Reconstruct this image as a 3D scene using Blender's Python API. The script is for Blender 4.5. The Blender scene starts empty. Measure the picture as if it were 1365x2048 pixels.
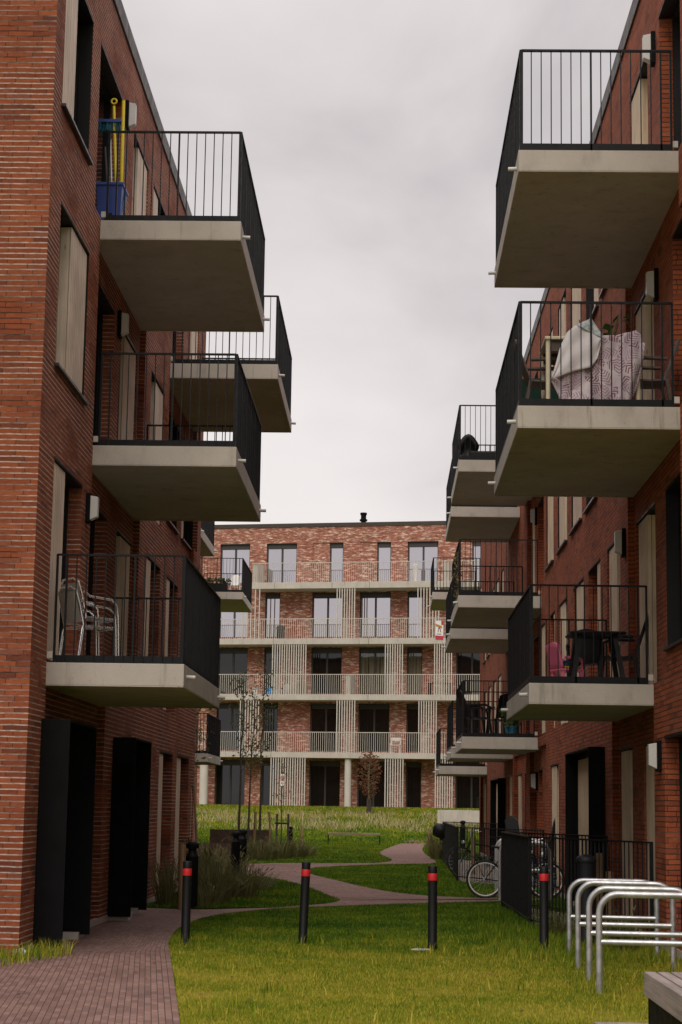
import bpy, math, random
import numpy as np
from mathutils import Vector, Matrix
R = math.radians
random.seed(11); rng = np.random.default_rng(11)
SC = bpy.context.scene
COL = SC.collection

# ------------------------------------------------------------------ materials
def nodes_of(m):
    m.use_nodes = True
    nt = m.node_tree
    return nt, nt.nodes, nt.links
def setc(sock, c): sock.default_value = (c[0], c[1], c[2], 1)
def N(nt, t, **kw):
    n = nt.nodes.new(t)
    for k, v in kw.items(): setattr(n, k, v)
    return n
def math_(nt, op, a, b=None, clamp=False):
    n = N(nt, 'ShaderNodeMath', operation=op); n.use_clamp = clamp
    for i, x in enumerate((a, b)):
        if x is None: continue
        if isinstance(x, (int, float)): n.inputs[i].default_value = x
        else: nt.links.new(x, n.inputs[i])
    return n.outputs[0]
def mix(nt, f, a, b, mode='MIX'):
    n = N(nt, 'ShaderNodeMix', data_type='RGBA', blend_type=mode)
    for i, x in ((0, f), (6, a), (7, b)):
        if isinstance(x, (int, float)): n.inputs[i].default_value = x
        elif isinstance(x, (tuple, list)): setc(n.inputs[i], x)
        else: nt.links.new(x, n.inputs[i])
    return n.outputs[2]
def noise(nt, vec, scale, detail=4, rough=.55, dist=0):
    n = N(nt, 'ShaderNodeTexNoise'); n.inputs['Scale'].default_value = scale
    n.inputs['Detail'].default_value = detail; n.inputs['Roughness'].default_value = rough
    n.inputs['Distortion'].default_value = dist
    if vec is not None: nt.links.new(vec, n.inputs['Vector'])
    return n.outputs['Fac']
def ramp(nt, fac, stops, interp='LINEAR'):
    n = N(nt, 'ShaderNodeValToRGB'); cr = n.color_ramp; cr.interpolation = interp
    while len(cr.elements) < len(stops): cr.elements.new(.5)
    for e, (p, c) in zip(cr.elements, stops):
        e.position = p
        if isinstance(c, (int, float)): c = (c, c, c)
        e.color = (c[0], c[1], c[2], 1)
    nt.links.new(fac, n.inputs[0]); return n.outputs[0]
def objco(nt): return N(nt, 'ShaderNodeTexCoord').outputs['Object']
def mapping(nt, vec, scale=(1, 1, 1), loc=(0, 0, 0), rot=(0, 0, 0)):
    n = N(nt, 'ShaderNodeMapping'); n.inputs['Scale'].default_value = scale
    n.inputs['Location'].default_value = loc; n.inputs['Rotation'].default_value = rot
    nt.links.new(vec, n.inputs['Vector']); return n.outputs[0]
def bump(nt, h, strength=.5, dist=.01):
    n = N(nt, 'ShaderNodeBump'); n.inputs['Strength'].default_value = strength
    n.inputs['Distance'].default_value = dist; nt.links.new(h, n.inputs['Height']); return n.outputs[0]
def pbsdf(m): return m.node_tree.nodes['Principled BSDF']

def plain(name, c, rough=.5, metal=0, var=.15, vscale=8, bumps=0, spec=.5):
    m = bpy.data.materials.new(name); nt, nd, lk = nodes_of(m); p = pbsdf(m)
    v = objco(nt)
    f = noise(nt, v, vscale, 5)
    lo = tuple(x * (1 - var) for x in c); hi = tuple(min(1, x * (1 + var)) for x in c)
    lk.new(ramp(nt, f, [(.3, lo), (.7, hi)]), p.inputs['Base Color'])
    p.inputs['Roughness'].default_value = rough; p.inputs['Metallic'].default_value = metal
    p.inputs['Specular IOR Level'].default_value = spec
    lk.new(ramp(nt, noise(nt, v, vscale * 2.7, 4), [(.3, max(0, rough - .1)), (.7, min(1, rough + .12))]), p.inputs['Roughness'])
    if bumps: lk.new(bump(nt, noise(nt, v, vscale * 8, 4), .4, bumps), p.inputs['Normal'])
    return m

def brick_mat(name, stops, pale, dark, bw=.285, bh=.062, palelo=.36, palehi=.54, plane_sel=True, bumpd=.012):
    m = bpy.data.materials.new(name); nt, nd, lk = nodes_of(m); p = pbsdf(m)
    co = objco(nt)
    sx = N(nt, 'ShaderNodeSeparateXYZ'); lk.new(co, sx.inputs[0])
    g = N(nt, 'ShaderNodeNewGeometry'); sn = N(nt, 'ShaderNodeSeparateXYZ'); lk.new(g.outputs['True Normal'], sn.inputs[0])
    sel = math_(nt, 'GREATER_THAN', math_(nt, 'ABSOLUTE', sn.outputs[0]), .6)
    inv = math_(nt, 'SUBTRACT', 1, sel)
    u = math_(nt, 'ADD', math_(nt, 'MULTIPLY', sx.outputs[0], inv), math_(nt, 'MULTIPLY', sx.outputs[1], sel))
    wob = math_(nt, 'MULTIPLY', math_(nt, 'SUBTRACT', noise(nt, co, 5, 3), .5), .012)
    z = math_(nt, 'ADD', sx.outputs[2], wob)
    cb = N(nt, 'ShaderNodeCombineXYZ'); lk.new(u, cb.inputs[0]); lk.new(z, cb.inputs[1])
    b = N(nt, 'ShaderNodeTexBrick'); lk.new(cb.outputs[0], b.inputs['Vector'])
    b.inputs['Scale'].default_value = 1; b.inputs['Brick Width'].default_value = bw; b.inputs['Row Height'].default_value = bh
    b.inputs['Mortar Size'].default_value = .0042; b.inputs['Mortar Smooth'].default_value = .3
    b.offset = .37; b.offset_frequency = 2; b.squash = 1.25; b.squash_frequency = 3
    setc(b.inputs['Color1'], (0, 0, 0)); setc(b.inputs['Color2'], (1, 1, 1)); setc(b.inputs['Mortar'], (.5, .5, .5))
    col = ramp(nt, b.outputs['Color'], stops)
    # fired texture and large tone drift
    fine = noise(nt, mapping(nt, co, (14, 14, 40)), 1.5, 6, .65)
    col = mix(nt, 1, col, ramp(nt, fine, [(.25, .72), (.75, 1.24)]), 'MULTIPLY')
    big = noise(nt, co, .55, 3)
    col = mix(nt, 1, col, ramp(nt, big, [(.3, .82), (.7, 1.14)]), 'MULTIPLY')
    # dark joints everywhere, pale bed joints in bands
    col = mix(nt, b.outputs['Fac'], col, dark)
    # fired black patches
    col = mix(nt, math_(nt, 'MULTIPLY', ramp(nt, noise(nt, mapping(nt, co, (2.2, 2.2, 9)), 1.6, 4), [(.60, 0), (.70, 1)]), .28), col, tuple(x * .9 for x in dark))
    fr = math_(nt, 'FRACT', math_(nt, 'DIVIDE', z, bh))
    dz = math_(nt, 'MINIMUM', fr, math_(nt, 'SUBTRACT', 1, fr))
    bed = math_(nt, 'LESS_THAN', dz, .11)
    col = mix(nt, math_(nt, 'MULTIPLY', bed, .8), col, dark)
    band = noise(nt, mapping(nt, co, (.5, .5, 1.3), (3, 7, 2)), 1.4, 5, .6)
    pm = math_(nt, 'MULTIPLY', bed, ramp(nt, band, [(palelo, 0), (palehi, 1)]))
    pm = math_(nt, 'MULTIPLY', pm, ramp(nt, noise(nt, co, 18, 3), [(.3, .45), (.6, 1)]))
    col = mix(nt, pm, col, pale)
    lk.new(col, p.inputs['Base Color']); p.inputs['Roughness'].default_value = .88
    p.inputs['Specular IOR Level'].default_value = .25
    h = math_(nt, 'SUBTRACT', 1, b.outputs['Fac'])
    h = math_(nt, 'ADD', h, math_(nt, 'MULTIPLY', fine, .7))
    h = math_(nt, 'ADD', h, math_(nt, 'MULTIPLY', b.outputs['Color'], .35))
    lk.new(bump(nt, h, .8, bumpd), p.inputs['Normal'])
    return m

def concrete_mat(name, c, stain=.72):
    m = bpy.data.materials.new(name); nt, nd, lk = nodes_of(m); p = pbsdf(m)
    v = objco(nt)
    a = noise(nt, v, 1.3, 6, .6); b_ = noise(nt, mapping(nt, v, (2.2, 2.2, 1.2)), 1.6, 6, .62); s = noise(nt, v, 60, 3)
    col = ramp(nt, a, [(.3, tuple(x * .88 for x in c)), (.7, tuple(x * 1.08 for x in c))])
    col = mix(nt, 1, col, ramp(nt, b_, [(.22, stain), (.46, .98), (.8, 1.05)]), 'MULTIPLY')
    col = mix(nt, 1, col, ramp(nt, s, [(.25, .94), (.6, 1.02)]), 'MULTIPLY')
    run = noise(nt, mapping(nt, v, (9, 9, .8), (2, 5, 1)), 1.1, 4, .6)
    col = mix(nt, math_(nt, 'MULTIPLY', ramp(nt, run, [(.60, 0), (.72, 1)]), .45), col, (.13, .12, .075))
    spot = noise(nt, v, 22, 2); col = mix(nt, math_(nt, 'MULTIPLY', ramp(nt, spot, [(.70, 0), (.74, 1)]), .35), col, (.16, .14, .11))
    lk.new(col, p.inputs['Base Color']); p.inputs['Roughness'].default_value = .85
    p.inputs['Specular IOR Level'].default_value = .25
    lk.new(bump(nt, math_(nt, 'ADD', s, math_(nt, 'MULTIPLY', a, 2)), .35, .004), p.inputs['Normal'])
    return m

def wood_mat(name, c1, c2, knots=True, axis='Z', plank=.12):
    m = bpy.data.materials.new(name); nt, nd, lk = nodes_of(m); p = pbsdf(m)
    v = objco(nt)
    sc = {'Z': (26, 26, .9), 'Y': (26, .9, 26), 'X': (.9, 26, 26)}[axis]
    g = noise(nt, mapping(nt, v, sc), 1, 6, .62, .6)
    col = ramp(nt, g, [(.28, c1), (.62, c2), (.8, tuple(x * 1.1 for x in c2))])
    lg = noise(nt, v, 1.7, 3)
    col = mix(nt, 1, col, ramp(nt, lg, [(.3, .8), (.7, 1.12)]), 'MULTIPLY')
    if knots:
        vo = N(nt, 'ShaderNodeTexVoronoi'); vo.inputs['Scale'].default_value = 1
        lk.new(mapping(nt, v, (6, 6, 2.2)), vo.inputs['Vector'])
        kf = ramp(nt, vo.outputs['Distance'], [(.05, 1), (.11, 0)])
        col = mix(nt, math_(nt, 'MULTIPLY', kf, .6), col, tuple(x * .35 for x in c1))
    if plank and axis == 'Z':
        s3 = N(nt, 'ShaderNodeSeparateXYZ'); lk.new(v, s3.inputs[0])
        q = math_(nt, 'FRACT', math_(nt, 'DIVIDE', math_(nt, 'ADD', s3.outputs[0], s3.outputs[1]), plank))
        col = mix(nt, math_(nt, 'LESS_THAN', q, .075), col, tuple(x * .4 for x in c1))
    lk.new(col, p.inputs['Base Color']); p.inputs['Roughness'].default_value = .75
    lk.new(bump(nt, g, .3, .004), p.inputs['Normal'])
    return m

def glass_mat(name, inner, refl, tint=(.85, .87, .9), curtain=None):
    m = bpy.data.materials.new(name); nt, nd, lk = nodes_of(m)
    nd.remove(pbsdf(m)); out = [n for n in nd if n.type == 'OUTPUT_MATERIAL'][0]
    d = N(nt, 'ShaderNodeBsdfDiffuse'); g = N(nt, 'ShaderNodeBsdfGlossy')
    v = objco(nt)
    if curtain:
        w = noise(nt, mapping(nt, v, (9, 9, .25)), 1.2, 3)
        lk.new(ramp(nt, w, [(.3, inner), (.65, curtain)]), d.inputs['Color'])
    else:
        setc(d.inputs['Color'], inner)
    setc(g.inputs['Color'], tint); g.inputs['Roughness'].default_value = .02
    lk.new(bump(nt, noise(nt, v, .8, 2), .25, .006), g.inputs['Normal'])
    lw = N(nt, 'ShaderNodeFresnel'); lw.inputs['IOR'].default_value = 1.5
    f = math_(nt, 'ADD', math_(nt, 'MULTIPLY', lw.outputs[0], .9), refl, True)
    ms = N(nt, 'ShaderNodeMixShader'); lk.new(f, ms.inputs[0]); lk.new(d.outputs[0], ms.inputs[1]); lk.new(g.outputs[0], ms.inputs[2])
    lk.new(ms.outputs[0], out.inputs[0]); return m

def leaf_mat(name, c1, c2, trans=.35):
    m = bpy.data.materials.new(name); nt, nd, lk = nodes_of(m); p = pbsdf(m)
    f = noise(nt, objco(nt), 2.3, 4, .7)
    o = N(nt, 'ShaderNodeNewGeometry').outputs['Random Per Island']
    f2 = math_(nt, 'ADD', math_(nt, 'MULTIPLY', f, .5), math_(nt, 'MULTIPLY', o, .5))
    lk.new(ramp(nt, f2, [(.25, c1), (.75, c2)]), p.inputs['Base Color'])
    p.inputs['Roughness'].default_value = .6; p.inputs['Specular IOR Level'].default_value = .25
    if trans:
        out = [n for n in nd if n.type == 'OUTPUT_MATERIAL'][0]
        t = N(nt, 'ShaderNodeBsdfTranslucent'); setc(t.inputs['Color'], tuple((a + b) * .6 for a, b in zip(c1, c2)))
        ms = N(nt, 'ShaderNodeMixShader'); ms.inputs[0].default_value = trans
        lk.new(p.outputs[0], ms.inputs[1]); lk.new(t.outputs[0], ms.inputs[2]); lk.new(ms.outputs[0], out.inputs[0])
    return m

RED = [(.0, (.115, .036, .023)), (.06, (.185, .050, .024)), (.35, (.235, .060, .024)), (.65, (.258, .068, .027)), (.9, (.288, .081, .032)), (1, (.215, .072, .043))]
M = {}
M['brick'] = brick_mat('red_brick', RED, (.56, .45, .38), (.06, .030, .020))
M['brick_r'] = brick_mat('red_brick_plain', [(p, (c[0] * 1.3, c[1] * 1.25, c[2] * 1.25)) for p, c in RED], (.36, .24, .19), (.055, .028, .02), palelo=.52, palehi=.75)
def mottled_brick():
    m = bpy.data.materials.new('mottled_brick'); nt, nd, lk = nodes_of(m); p = pbsdf(m)
    v = objco(nt)
    s = noise(nt, mapping(nt, v, (2.3, 2.3, 9)), 1.5, 6, .66, .35)
    t = noise(nt, mapping(nt, v, (4.2, 4.2, 16), (5, 2, 1)), 1, 5, .6)
    f = math_(nt, 'ADD', math_(nt, 'MULTIPLY', s, .72), math_(nt, 'MULTIPLY', t, .28))
    col = ramp(nt, f, [(.32, (.20, .072, .052)), (.45, (.31, .125, .09)), (.53, (.38, .18, .135)), (.575, (.62, .46, .37)), (.68, (.76, .64, .54))])
    sx = N(nt, 'ShaderNodeSeparateXYZ'); lk.new(v, sx.inputs[0])
    cb = N(nt, 'ShaderNodeCombineXYZ'); lk.new(sx.outputs[0], cb.inputs[0]); lk.new(sx.outputs[2], cb.inputs[1])
    b = N(nt, 'ShaderNodeTexBrick'); lk.new(cb.outputs[0], b.inputs['Vector']); b.inputs['Scale'].default_value = 1
    b.inputs['Brick Width'].default_value = .22; b.inputs['Row Height'].default_value = .065; b.inputs['Mortar Size'].default_value = .008
    setc(b.inputs['Color1'], (.72, .72, .72)); setc(b.inputs['Color2'], (1.25, 1.2, 1.15)); setc(b.inputs['Mortar'], (.95, .9, .85))
    col = mix(nt, 1, col, b.outputs['Color'], 'MULTIPLY')
    lk.new(col, p.inputs['Base Color']); p.inputs['Roughness'].default_value = .9; p.inputs['Specular IOR Level'].default_value = .2
    lk.new(bump(nt, math_(nt, 'ADD', f, math_(nt, 'MULTIPLY', b.outputs['Fac'], -.4)), .5, .01), p.inputs['Normal'])
    return m
M['mottled'] = mottled_brick()
M['concrete'] = concrete_mat('pale_concrete', (.465, .425, .372))
M['concrete_b'] = concrete_mat('white_concrete', (.54, .495, .435), .8)
M['dark'] = plain('dark_metal', (.0075, .008, .0095), .5, 0, .25, 6, spec=.2)
M['matt_black'] = plain('matt_black_metal', (.0045, .0045, .005), .65, 0, .2, 3, spec=.12)
M['coping'] = plain('bronze_coping', (.050, .038, .029), .5, .2, .15, 2)
M['sill'] = plain('sill_metal', (.05, .05, .052), .35, .4, .2, 4)
M['wood'] = wood_mat('pale_pine', (.56, .44, .33), (.78, .655, .53))
M['wood_r'] = wood_mat('warm_pale_pine', (.56, .42, .285), (.80, .64, .47))  # warmer toned pine of the right block
M['wood_w'] = wood_mat('warm_pine', (.54, .40, .25), (.76, .60, .42))
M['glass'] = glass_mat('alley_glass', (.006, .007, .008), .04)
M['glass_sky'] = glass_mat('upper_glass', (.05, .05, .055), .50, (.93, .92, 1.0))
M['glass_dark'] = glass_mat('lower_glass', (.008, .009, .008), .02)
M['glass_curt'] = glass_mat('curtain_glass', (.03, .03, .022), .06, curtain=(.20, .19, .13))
M['frame'] = plain('window_frame', (.008, .0085, .009), .5, 0, .1, 3, spec=.2)
M['frame_b'] = plain('brown_window_frame', (.040, .036, .033), .45, 0, .1, 3)
M['lampw'] = plain('opal_plastic', (.56, .545, .52), .35, 0, .05, 4)
M['steel'] = plain('galvanised_steel', (.52, .53, .54), .38, .75, .28, 9)
M['alu'] = plain('polished_aluminium', (.72, .72, .72), .25, .95, .1, 9)
M['bench_wood'] = wood_mat('weathered_slats', (.17, .135, .12), (.34, .285, .26), False, 'Y')
M['far_bench_wood'] = wood_mat('brown_slats', (.16, .11, .07), (.30, .22, .15), False, 'X')
M['bark'] = plain('bark', (.055, .043, .032), .9, 0, .4, 14, .01)
M['bark_y'] = plain('lichen_bark', (.16, .13, .07), .9, 0, .35, 14, .01)
M['stake'] = wood_mat('stake_wood', (.17, .10, .045), (.30, .19, .085), False)
M['corten'] = plain('weathered_steel', (.055, .028, .018), .8, 0, .4, 3)
M['red'] = plain('red_reflector', (.62, .025, .03), .3, 0, .08, 8)
M['black_rubber'] = plain('black_rubber', (.012, .012, .012), .6)
M['black_plastic'] = plain('black_plastic', (.0075, .008, .0085), .5, spec=.25)
M['white_rail'] = plain('cream_rail', (.57, .53, .47), .5, 0, .06, 2)
M['white'] = plain('white_plastic', (.75, .74, .71), .4, 0, .06, 4)
M['blue'] = plain('blue_plastic', (.035, .07, .30), .45, 0, .15, 3)
M['pink'] = plain('pink_plastic', (.85, .20, .34), .4, 0, .1, 4)
M['yellow'] = plain('yellow_plastic', (.78, .60, .02), .4, 0, .08, 4)
M['teal'] = plain('teal_bristles', (.02, .12, .18), .8, 0, .4, 60, .01)
M['brown'] = plain('brown_wicker', (.075, .05, .036), .6, 0, .3, 40, .004)
M['cream'] = plain('cream_paint', (.62, .55, .40), .5, 0, .08, 4)
M['leafg'] = leaf_mat('green_leaves', (.025, .06, .012), (.09, .15, .03))
M['leafd'] = leaf_mat('sparse_leaves', (.04, .055, .022), (.15, .16, .06))
M['leafbr'] = leaf_mat('russet_leaves', (.09, .035, .018), (.26, .11, .05))
M['strawg'] = leaf_mat('ornamental_blades', (.045, .065, .018), (.26, .22, .095), .35)
M['straw'] = leaf_mat('dry_grass', (.24, .21, .075), (.68, .57, .34), .4)
M['paper'] = plain('white_paper', (.8, .8, .78), .8)
M['darkgreen'] = plain('dark_green_fabric', (.01, .06, .045), .8)

# ------------------------------------------------------------------ mesh builder
class MB:
    def __init__(s): s.v = []; s.f = []
    def add(s, vs, fs):
        o = len(s.v); s.v += [tuple(x) for x in vs]; s.f += [tuple(i + o for i in f) for f in fs]; return s
    def box(s, x0, x1, y0, y1, z0, z1):
        return s.add([(x0, y0, z0), (x1, y0, z0), (x1, y1, z0), (x0, y1, z0), (x0, y0, z1), (x1, y0, z1), (x1, y1, z1), (x0, y1, z1)],
                     [(0, 3, 2, 1), (4, 5, 6, 7), (0, 1, 5, 4), (1, 2, 6, 5), (2, 3, 7, 6), (3, 0, 4, 7)])
    def mbox(s, mp, a0, a1, z0, z1, d0, d1):
        P = [mp(a, z, d) for z in (z0, z1) for (a, d) in ((a0, d0), (a1, d0), (a1, d1), (a0, d1))]
        return s.add(P, [(0, 3, 2, 1), (4, 5, 6, 7), (0, 1, 5, 4), (1, 2, 6, 5), (2, 3, 7, 6), (3, 0, 4, 7)])
    def bar(s, p0, p1, w, h, up=(0, 0, 1)):
        p0 = Vector(p0); p1 = Vector(p1); d = (p1 - p0).normalized(); u = Vector(up)
        if abs(d.dot(u)) > .95: u = Vector((0, 1, 0))
        sd = d.cross(u).normalized() * (w / 2); uu = sd.cross(d).normalized() * (h / 2)
        P = [p + a * sd + b * uu for p in (p0, p1) for a, b in ((-1, -1), (1, -1), (1, 1), (-1, 1))]
        return s.add(P, [(0, 1, 2, 3), (7, 6, 5, 4), (0, 4, 5, 1), (1, 5, 6, 2), (2, 6, 7, 3), (3, 7, 4, 0)])
    def tube(s, pts, r, n=8, cap=True):
        pts = [Vector(p) for p in pts]; rr = r if isinstance(r, (list, tuple)) else [r] * len(pts)
        o = len(s.v); prev = None; m = len(pts)
        for i, p in enumerate(pts):
            d = (pts[min(i + 1, m - 1)] - pts[max(i - 1, 0)]).normalized()
            if prev is None: a = d.cross(Vector((0, 0, 1))) if abs(d.z) < .9 else d.cross(Vector((1, 0, 0)))
            else: a = prev - d * prev.dot(d)
            a.normalize(); prev = a; b = d.cross(a)
            for k in range(n):
                t = 2 * math.pi * k / n; s.v.append(tuple(p + (a * math.cos(t) + b * math.sin(t)) * rr[i]))
        for i in range(m - 1):
            for k in range(n):
                k2 = (k + 1) % n; s.f.append((o + i * n + k, o + i * n + k2, o + (i + 1) * n + k2, o + (i + 1) * n + k))
        if cap:
            s.f.append(tuple(o + k for k in reversed(range(n)))); s.f.append(tuple(o + (m - 1) * n + k for k in range(n)))
        return s
    def lathe(s, prof, c=(0, 0, 0), n=20, axis='Z'):
        o = len(s.v)
        for r, z in prof:
            for k in range(n):
                t = 2 * math.pi * k / n; x, y = r * math.cos(t), r * math.sin(t)
                s.v.append({'Z': (c[0] + x, c[1] + y, c[2] + z), 'Y': (c[0] + x, c[1] + z, c[2] + y), 'X': (c[0] + z, c[1] + x, c[2] + y)}[axis])
        for i in range(len(prof) - 1):
            for k in range(n):
                k2 = (k + 1) % n; s.f.append((o + i * n + k, o + i * n + k2, o + (i + 1) * n + k2, o + (i + 1) * n + k))
        s.f.append(tuple(o + k for k in reversed(range(n)))); s.f.append(tuple(o + (len(prof) - 1) * n + k for k in range(n)))
        return s
    def torus(s, c, R_, r, n=40, m=8, axis='Y'):
        pts = []
        o = len(s.v)
        for i in range(n):
            t = 2 * math.pi * i / n
            for k in range(m):
                q = 2 * math.pi * k / m; rad = R_ + r * math.cos(q); h = r * math.sin(q)
                x, z = rad * math.cos(t), rad * math.sin(t)
                s.v.append((c[0] + x, c[1] + h, c[2] + z) if axis == 'Y' else (c[0] + x, c[1] + z, c[2] + h))
        for i in range(n):
            for k in range(m):
                i2 = (i + 1) % n; k2 = (k + 1) % m
                s.f.append((o + i * m + k, o + i2 * m + k, o + i2 * m + k2, o + i * m + k2))
        return s
    def grid(s, fn, nu, nv):
        o = len(s.v)
        for i in range(nu + 1):
            for j in range(nv + 1): s.v.append(tuple(fn(i / nu, j / nv)))
        for i in range(nu):
            for j in range(nv):
                a = o + i * (nv + 1) + j; s.f.append((a, a + nv + 1, a + nv + 2, a + 1))
        return s
    def build(s, name, mat, parent=None, loc=None, bevel=0, smooth=0, solid=0, recalc=False):
        me = bpy.data.meshes.new(name); me.from_pydata(s.v, [], s.f)
        if recalc:
            import bmesh
            bm = bmesh.new(); bm.from_mesh(me); bmesh.ops.recalc_face_normals(bm, faces=bm.faces); bm.to_mesh(me); bm.free()
        me.materials.append(M[mat] if isinstance(mat, str) else mat)
        if smooth:
            me.polygons.foreach_set('use_smooth', [True] * len(me.polygons)); me.set_sharp_from_angle(angle=R(smooth))
        me.update()
        ob = bpy.data.objects.new(name, me); COL.objects.link(ob)
        if parent: ob.parent = parent
        if loc: ob.location = loc
        if solid:
            md = ob.modifiers.new('solid', 'SOLIDIFY'); md.thickness = solid
        if bevel:
            md = ob.modifiers.new('bevel', 'BEVEL'); md.width = bevel; md.segments = 2; md.limit_method = 'ANGLE'; md.angle_limit = R(40)
        return ob

def tag(o, label=None, cat=None, group=None, kind=None):
    if label: o['label'] = label
    if cat: o['category'] = cat
    if group: o['group'] = group
    if kind: o['kind'] = kind
    return o
def thing(name, label, cat, loc=(0, 0, 0), rz=0, group=None):
    o = bpy.data.objects.new(name, None); COL.objects.link(o); o.empty_display_size = .2
    o.location = loc; o.rotation_euler = (0, 0, rz); return tag(o, label, cat, group)
def dup(root, loc, rz=None, label=None, group=None, scale=None):
    kids = {}
    for o in bpy.data.objects:
        if o.parent: kids.setdefault(o.parent.name, []).append(o)
    def cp(o, par):
        c = o.copy(); COL.objects.link(c)
        if par: c.parent = par
        for ch in kids.get(o.name, []): cp(ch, c)
        return c
    r = cp(root, None); r.location = loc
    if rz is not None: r.rotation_euler = (0, 0, rz)
    if scale: r.scale = scale
    if label: r['label'] = label
    if group: r['group'] = group
    return r

# ------------------------------------------------------------------ facades
XL, XR, YB, ANG = -3.837, 3.288, 102.0, -.1889
def mpL(a, z, d): return (XL - d, a, z)
def mpR(a, z, d): return (XR + d, a, z)
def mpB(a, z, d): return (a, d, z)
def facade(mb, mp, a0, a1, z0, z1, rects):
    A = sorted({a0, a1, *[r[0] for r in rects], *[r[1] for r in rects]}); Z = sorted({z0, z1, *[r[2] for r in rects], *[r[3] for r in rects]})
    A = [a for a in A if a0 <= a <= a1]; Z = [z for z in Z if z0 <= z <= z1]
    D = [[0.] * (len(Z) - 1) for _ in range(len(A) - 1)]
    for i in range(len(A) - 1):
        for j in range(len(Z) - 1):
            am, zm = (A[i] + A[i + 1]) / 2, (Z[j] + Z[j + 1]) / 2
            for r in rects:
                if r[0] < am < r[1] and r[2] < zm < r[3]: D[i][j] = r[4]
    def q(*p): mb.add([mp(*x) for x in p], [(0, 1, 2, 3)])
    for i in range(len(A) - 1):
        for j in range(len(Z) - 1):
            d = D[i][j]
            q((A[i], Z[j], d), (A[i + 1], Z[j], d), (A[i + 1], Z[j + 1], d), (A[i], Z[j + 1], d))
            if i + 1 < len(A) - 1 and D[i + 1][j] != d:
                q((A[i + 1], Z[j], d), (A[i + 1], Z[j], D[i + 1][j]), (A[i + 1], Z[j + 1], D[i + 1][j]), (A[i + 1], Z[j + 1], d))
            if j + 1 < len(Z) - 1 and D[i][j + 1] != d:
                q((A[i], Z[j + 1], d), (A[i + 1], Z[j + 1], d), (A[i + 1], Z[j + 1], D[i][j + 1]), (A[i], Z[j + 1], D[i][j + 1]))
def window(par, off, mp, a0, a1, z0, z1, panel=None, sill=False, base=0., glass='glass', mull=None, wood='wood', name='window', fmat='frame'):
    """frame mesh is the window itself; pane, wood_panel and sill are its sub-parts"""
    e = .004; d0, d1 = base + .17, base + .25; w = .065
    f = MB()
    f.mbox(mp, a0 + e, a0 + w, z0 + e, z1 - e, d0, d1); f.mbox(mp, a1 - w, a1 - e, z0 + e, z1 - e, d0, d1)
    f.mbox(mp, a0 + w, a1 - w, z1 - w * 1.3, z1 - e, d0, d1); f.mbox(mp, a0 + w, a1 - w, z0 + e, z0 + w, d0, d1)
    f.mbox(mp, a0 + .01, a1 - .01, z1 - .035, z1 - e, base - .004, d0 - .003)
    for mu in (mull or []): f.mbox(mp, mu - .05, mu + .05, z0 + w, z1 - w * 1.3, d0 - .006, d1)
    if sill:
        f.mbox(mp, a0 + .003, a0 + .014, z0 + .004, z1 - .036, base + .004, d0 - .003); f.mbox(mp, a1 - .014, a1 - .003, z0 + .004, z1 - .036, base + .004, d0 - .003)
    ob = f.build(name, fmat, par, off)
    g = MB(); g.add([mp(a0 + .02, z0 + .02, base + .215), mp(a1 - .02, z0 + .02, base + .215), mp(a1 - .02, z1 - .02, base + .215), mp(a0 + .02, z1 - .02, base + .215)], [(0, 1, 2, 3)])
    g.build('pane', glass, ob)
    if panel:
        p = MB(); p.mbox(mp, panel[0] + .016, panel[1] - .016, z0 + .03, z1 - .05, base + .02, base + .166); p.build('wood_panel', wood, ob)
    if sill:
        s_ = MB(); s_.mbox(mp, a0 - .045, a1 + .045, z0 - .035, z0 - .003, base - .055, base + .16); s_.build('sill', 'sill', ob)
    return ob
def wall_lamp(par, off, mp, a, z0, z1, base=0.):
    m = MB(); m.mbox(mp, a - .085, a + .085, z0 - .03, z1 + .03, base - .055, base - .002)
    ob = m.build('wall_lamp', 'matt_black', par, off, bevel=.006)
    c = MB(); dd = base
    P = [mp(a - .07, z0, dd - .056), mp(a + .07, z0, dd - .056), mp(a + .07, z1, dd - .056), mp(a - .07, z1, dd - .056),
         mp(a - .055, z0 + .045, dd - .15), mp(a + .055, z0 + .045, dd - .15), mp(a + .055, z1 - .015, dd - .15), mp(a - .055, z1 - .015, dd - .15)]
    c.add(P, [(0, 1, 2, 3), (4, 7, 6, 5), (0, 4, 5, 1), (1, 5, 6, 2), (2, 6, 7, 3), (3, 7, 4, 0)])
    c.build('lamp_cover', 'lampw', ob, bevel=.006); return ob
def railing_run(m, p0, p1, z, h, skip=()):
    """bars, posts, top rail and kick plate between two plan points"""
    p0 = Vector((p0[0], p0[1], 0)); p1 = Vector((p1[0], p1[1], 0)); L = (p1 - p0).length; d = (p1 - p0) / L
    n = max(1, round(L / .114)); nrm = Vector((-d.y, d.x, 0))
    for i in range(n + 1):
        p = p0 + d * (L * i / n); post = i % 7 == 1
        if i in (0, n): continue
        w = .021 if post else .0115
        m.bar(p + Vector((0, 0, z - .012)), p + Vector((0, 0, z + h - .01)), w, .034 if post else .018, up=nrm)
    m.bar(p0 + Vector((0, 0, z + h)), p1 + Vector((0, 0, z + h)), .045, .021)
    q0 = p0 + nrm * .014; q1 = p1 + nrm * .014
    m.bar(q0 + Vector((0, 0, z + .034)), q1 + Vector((0, 0, z + .034)), .006, .104)
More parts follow.
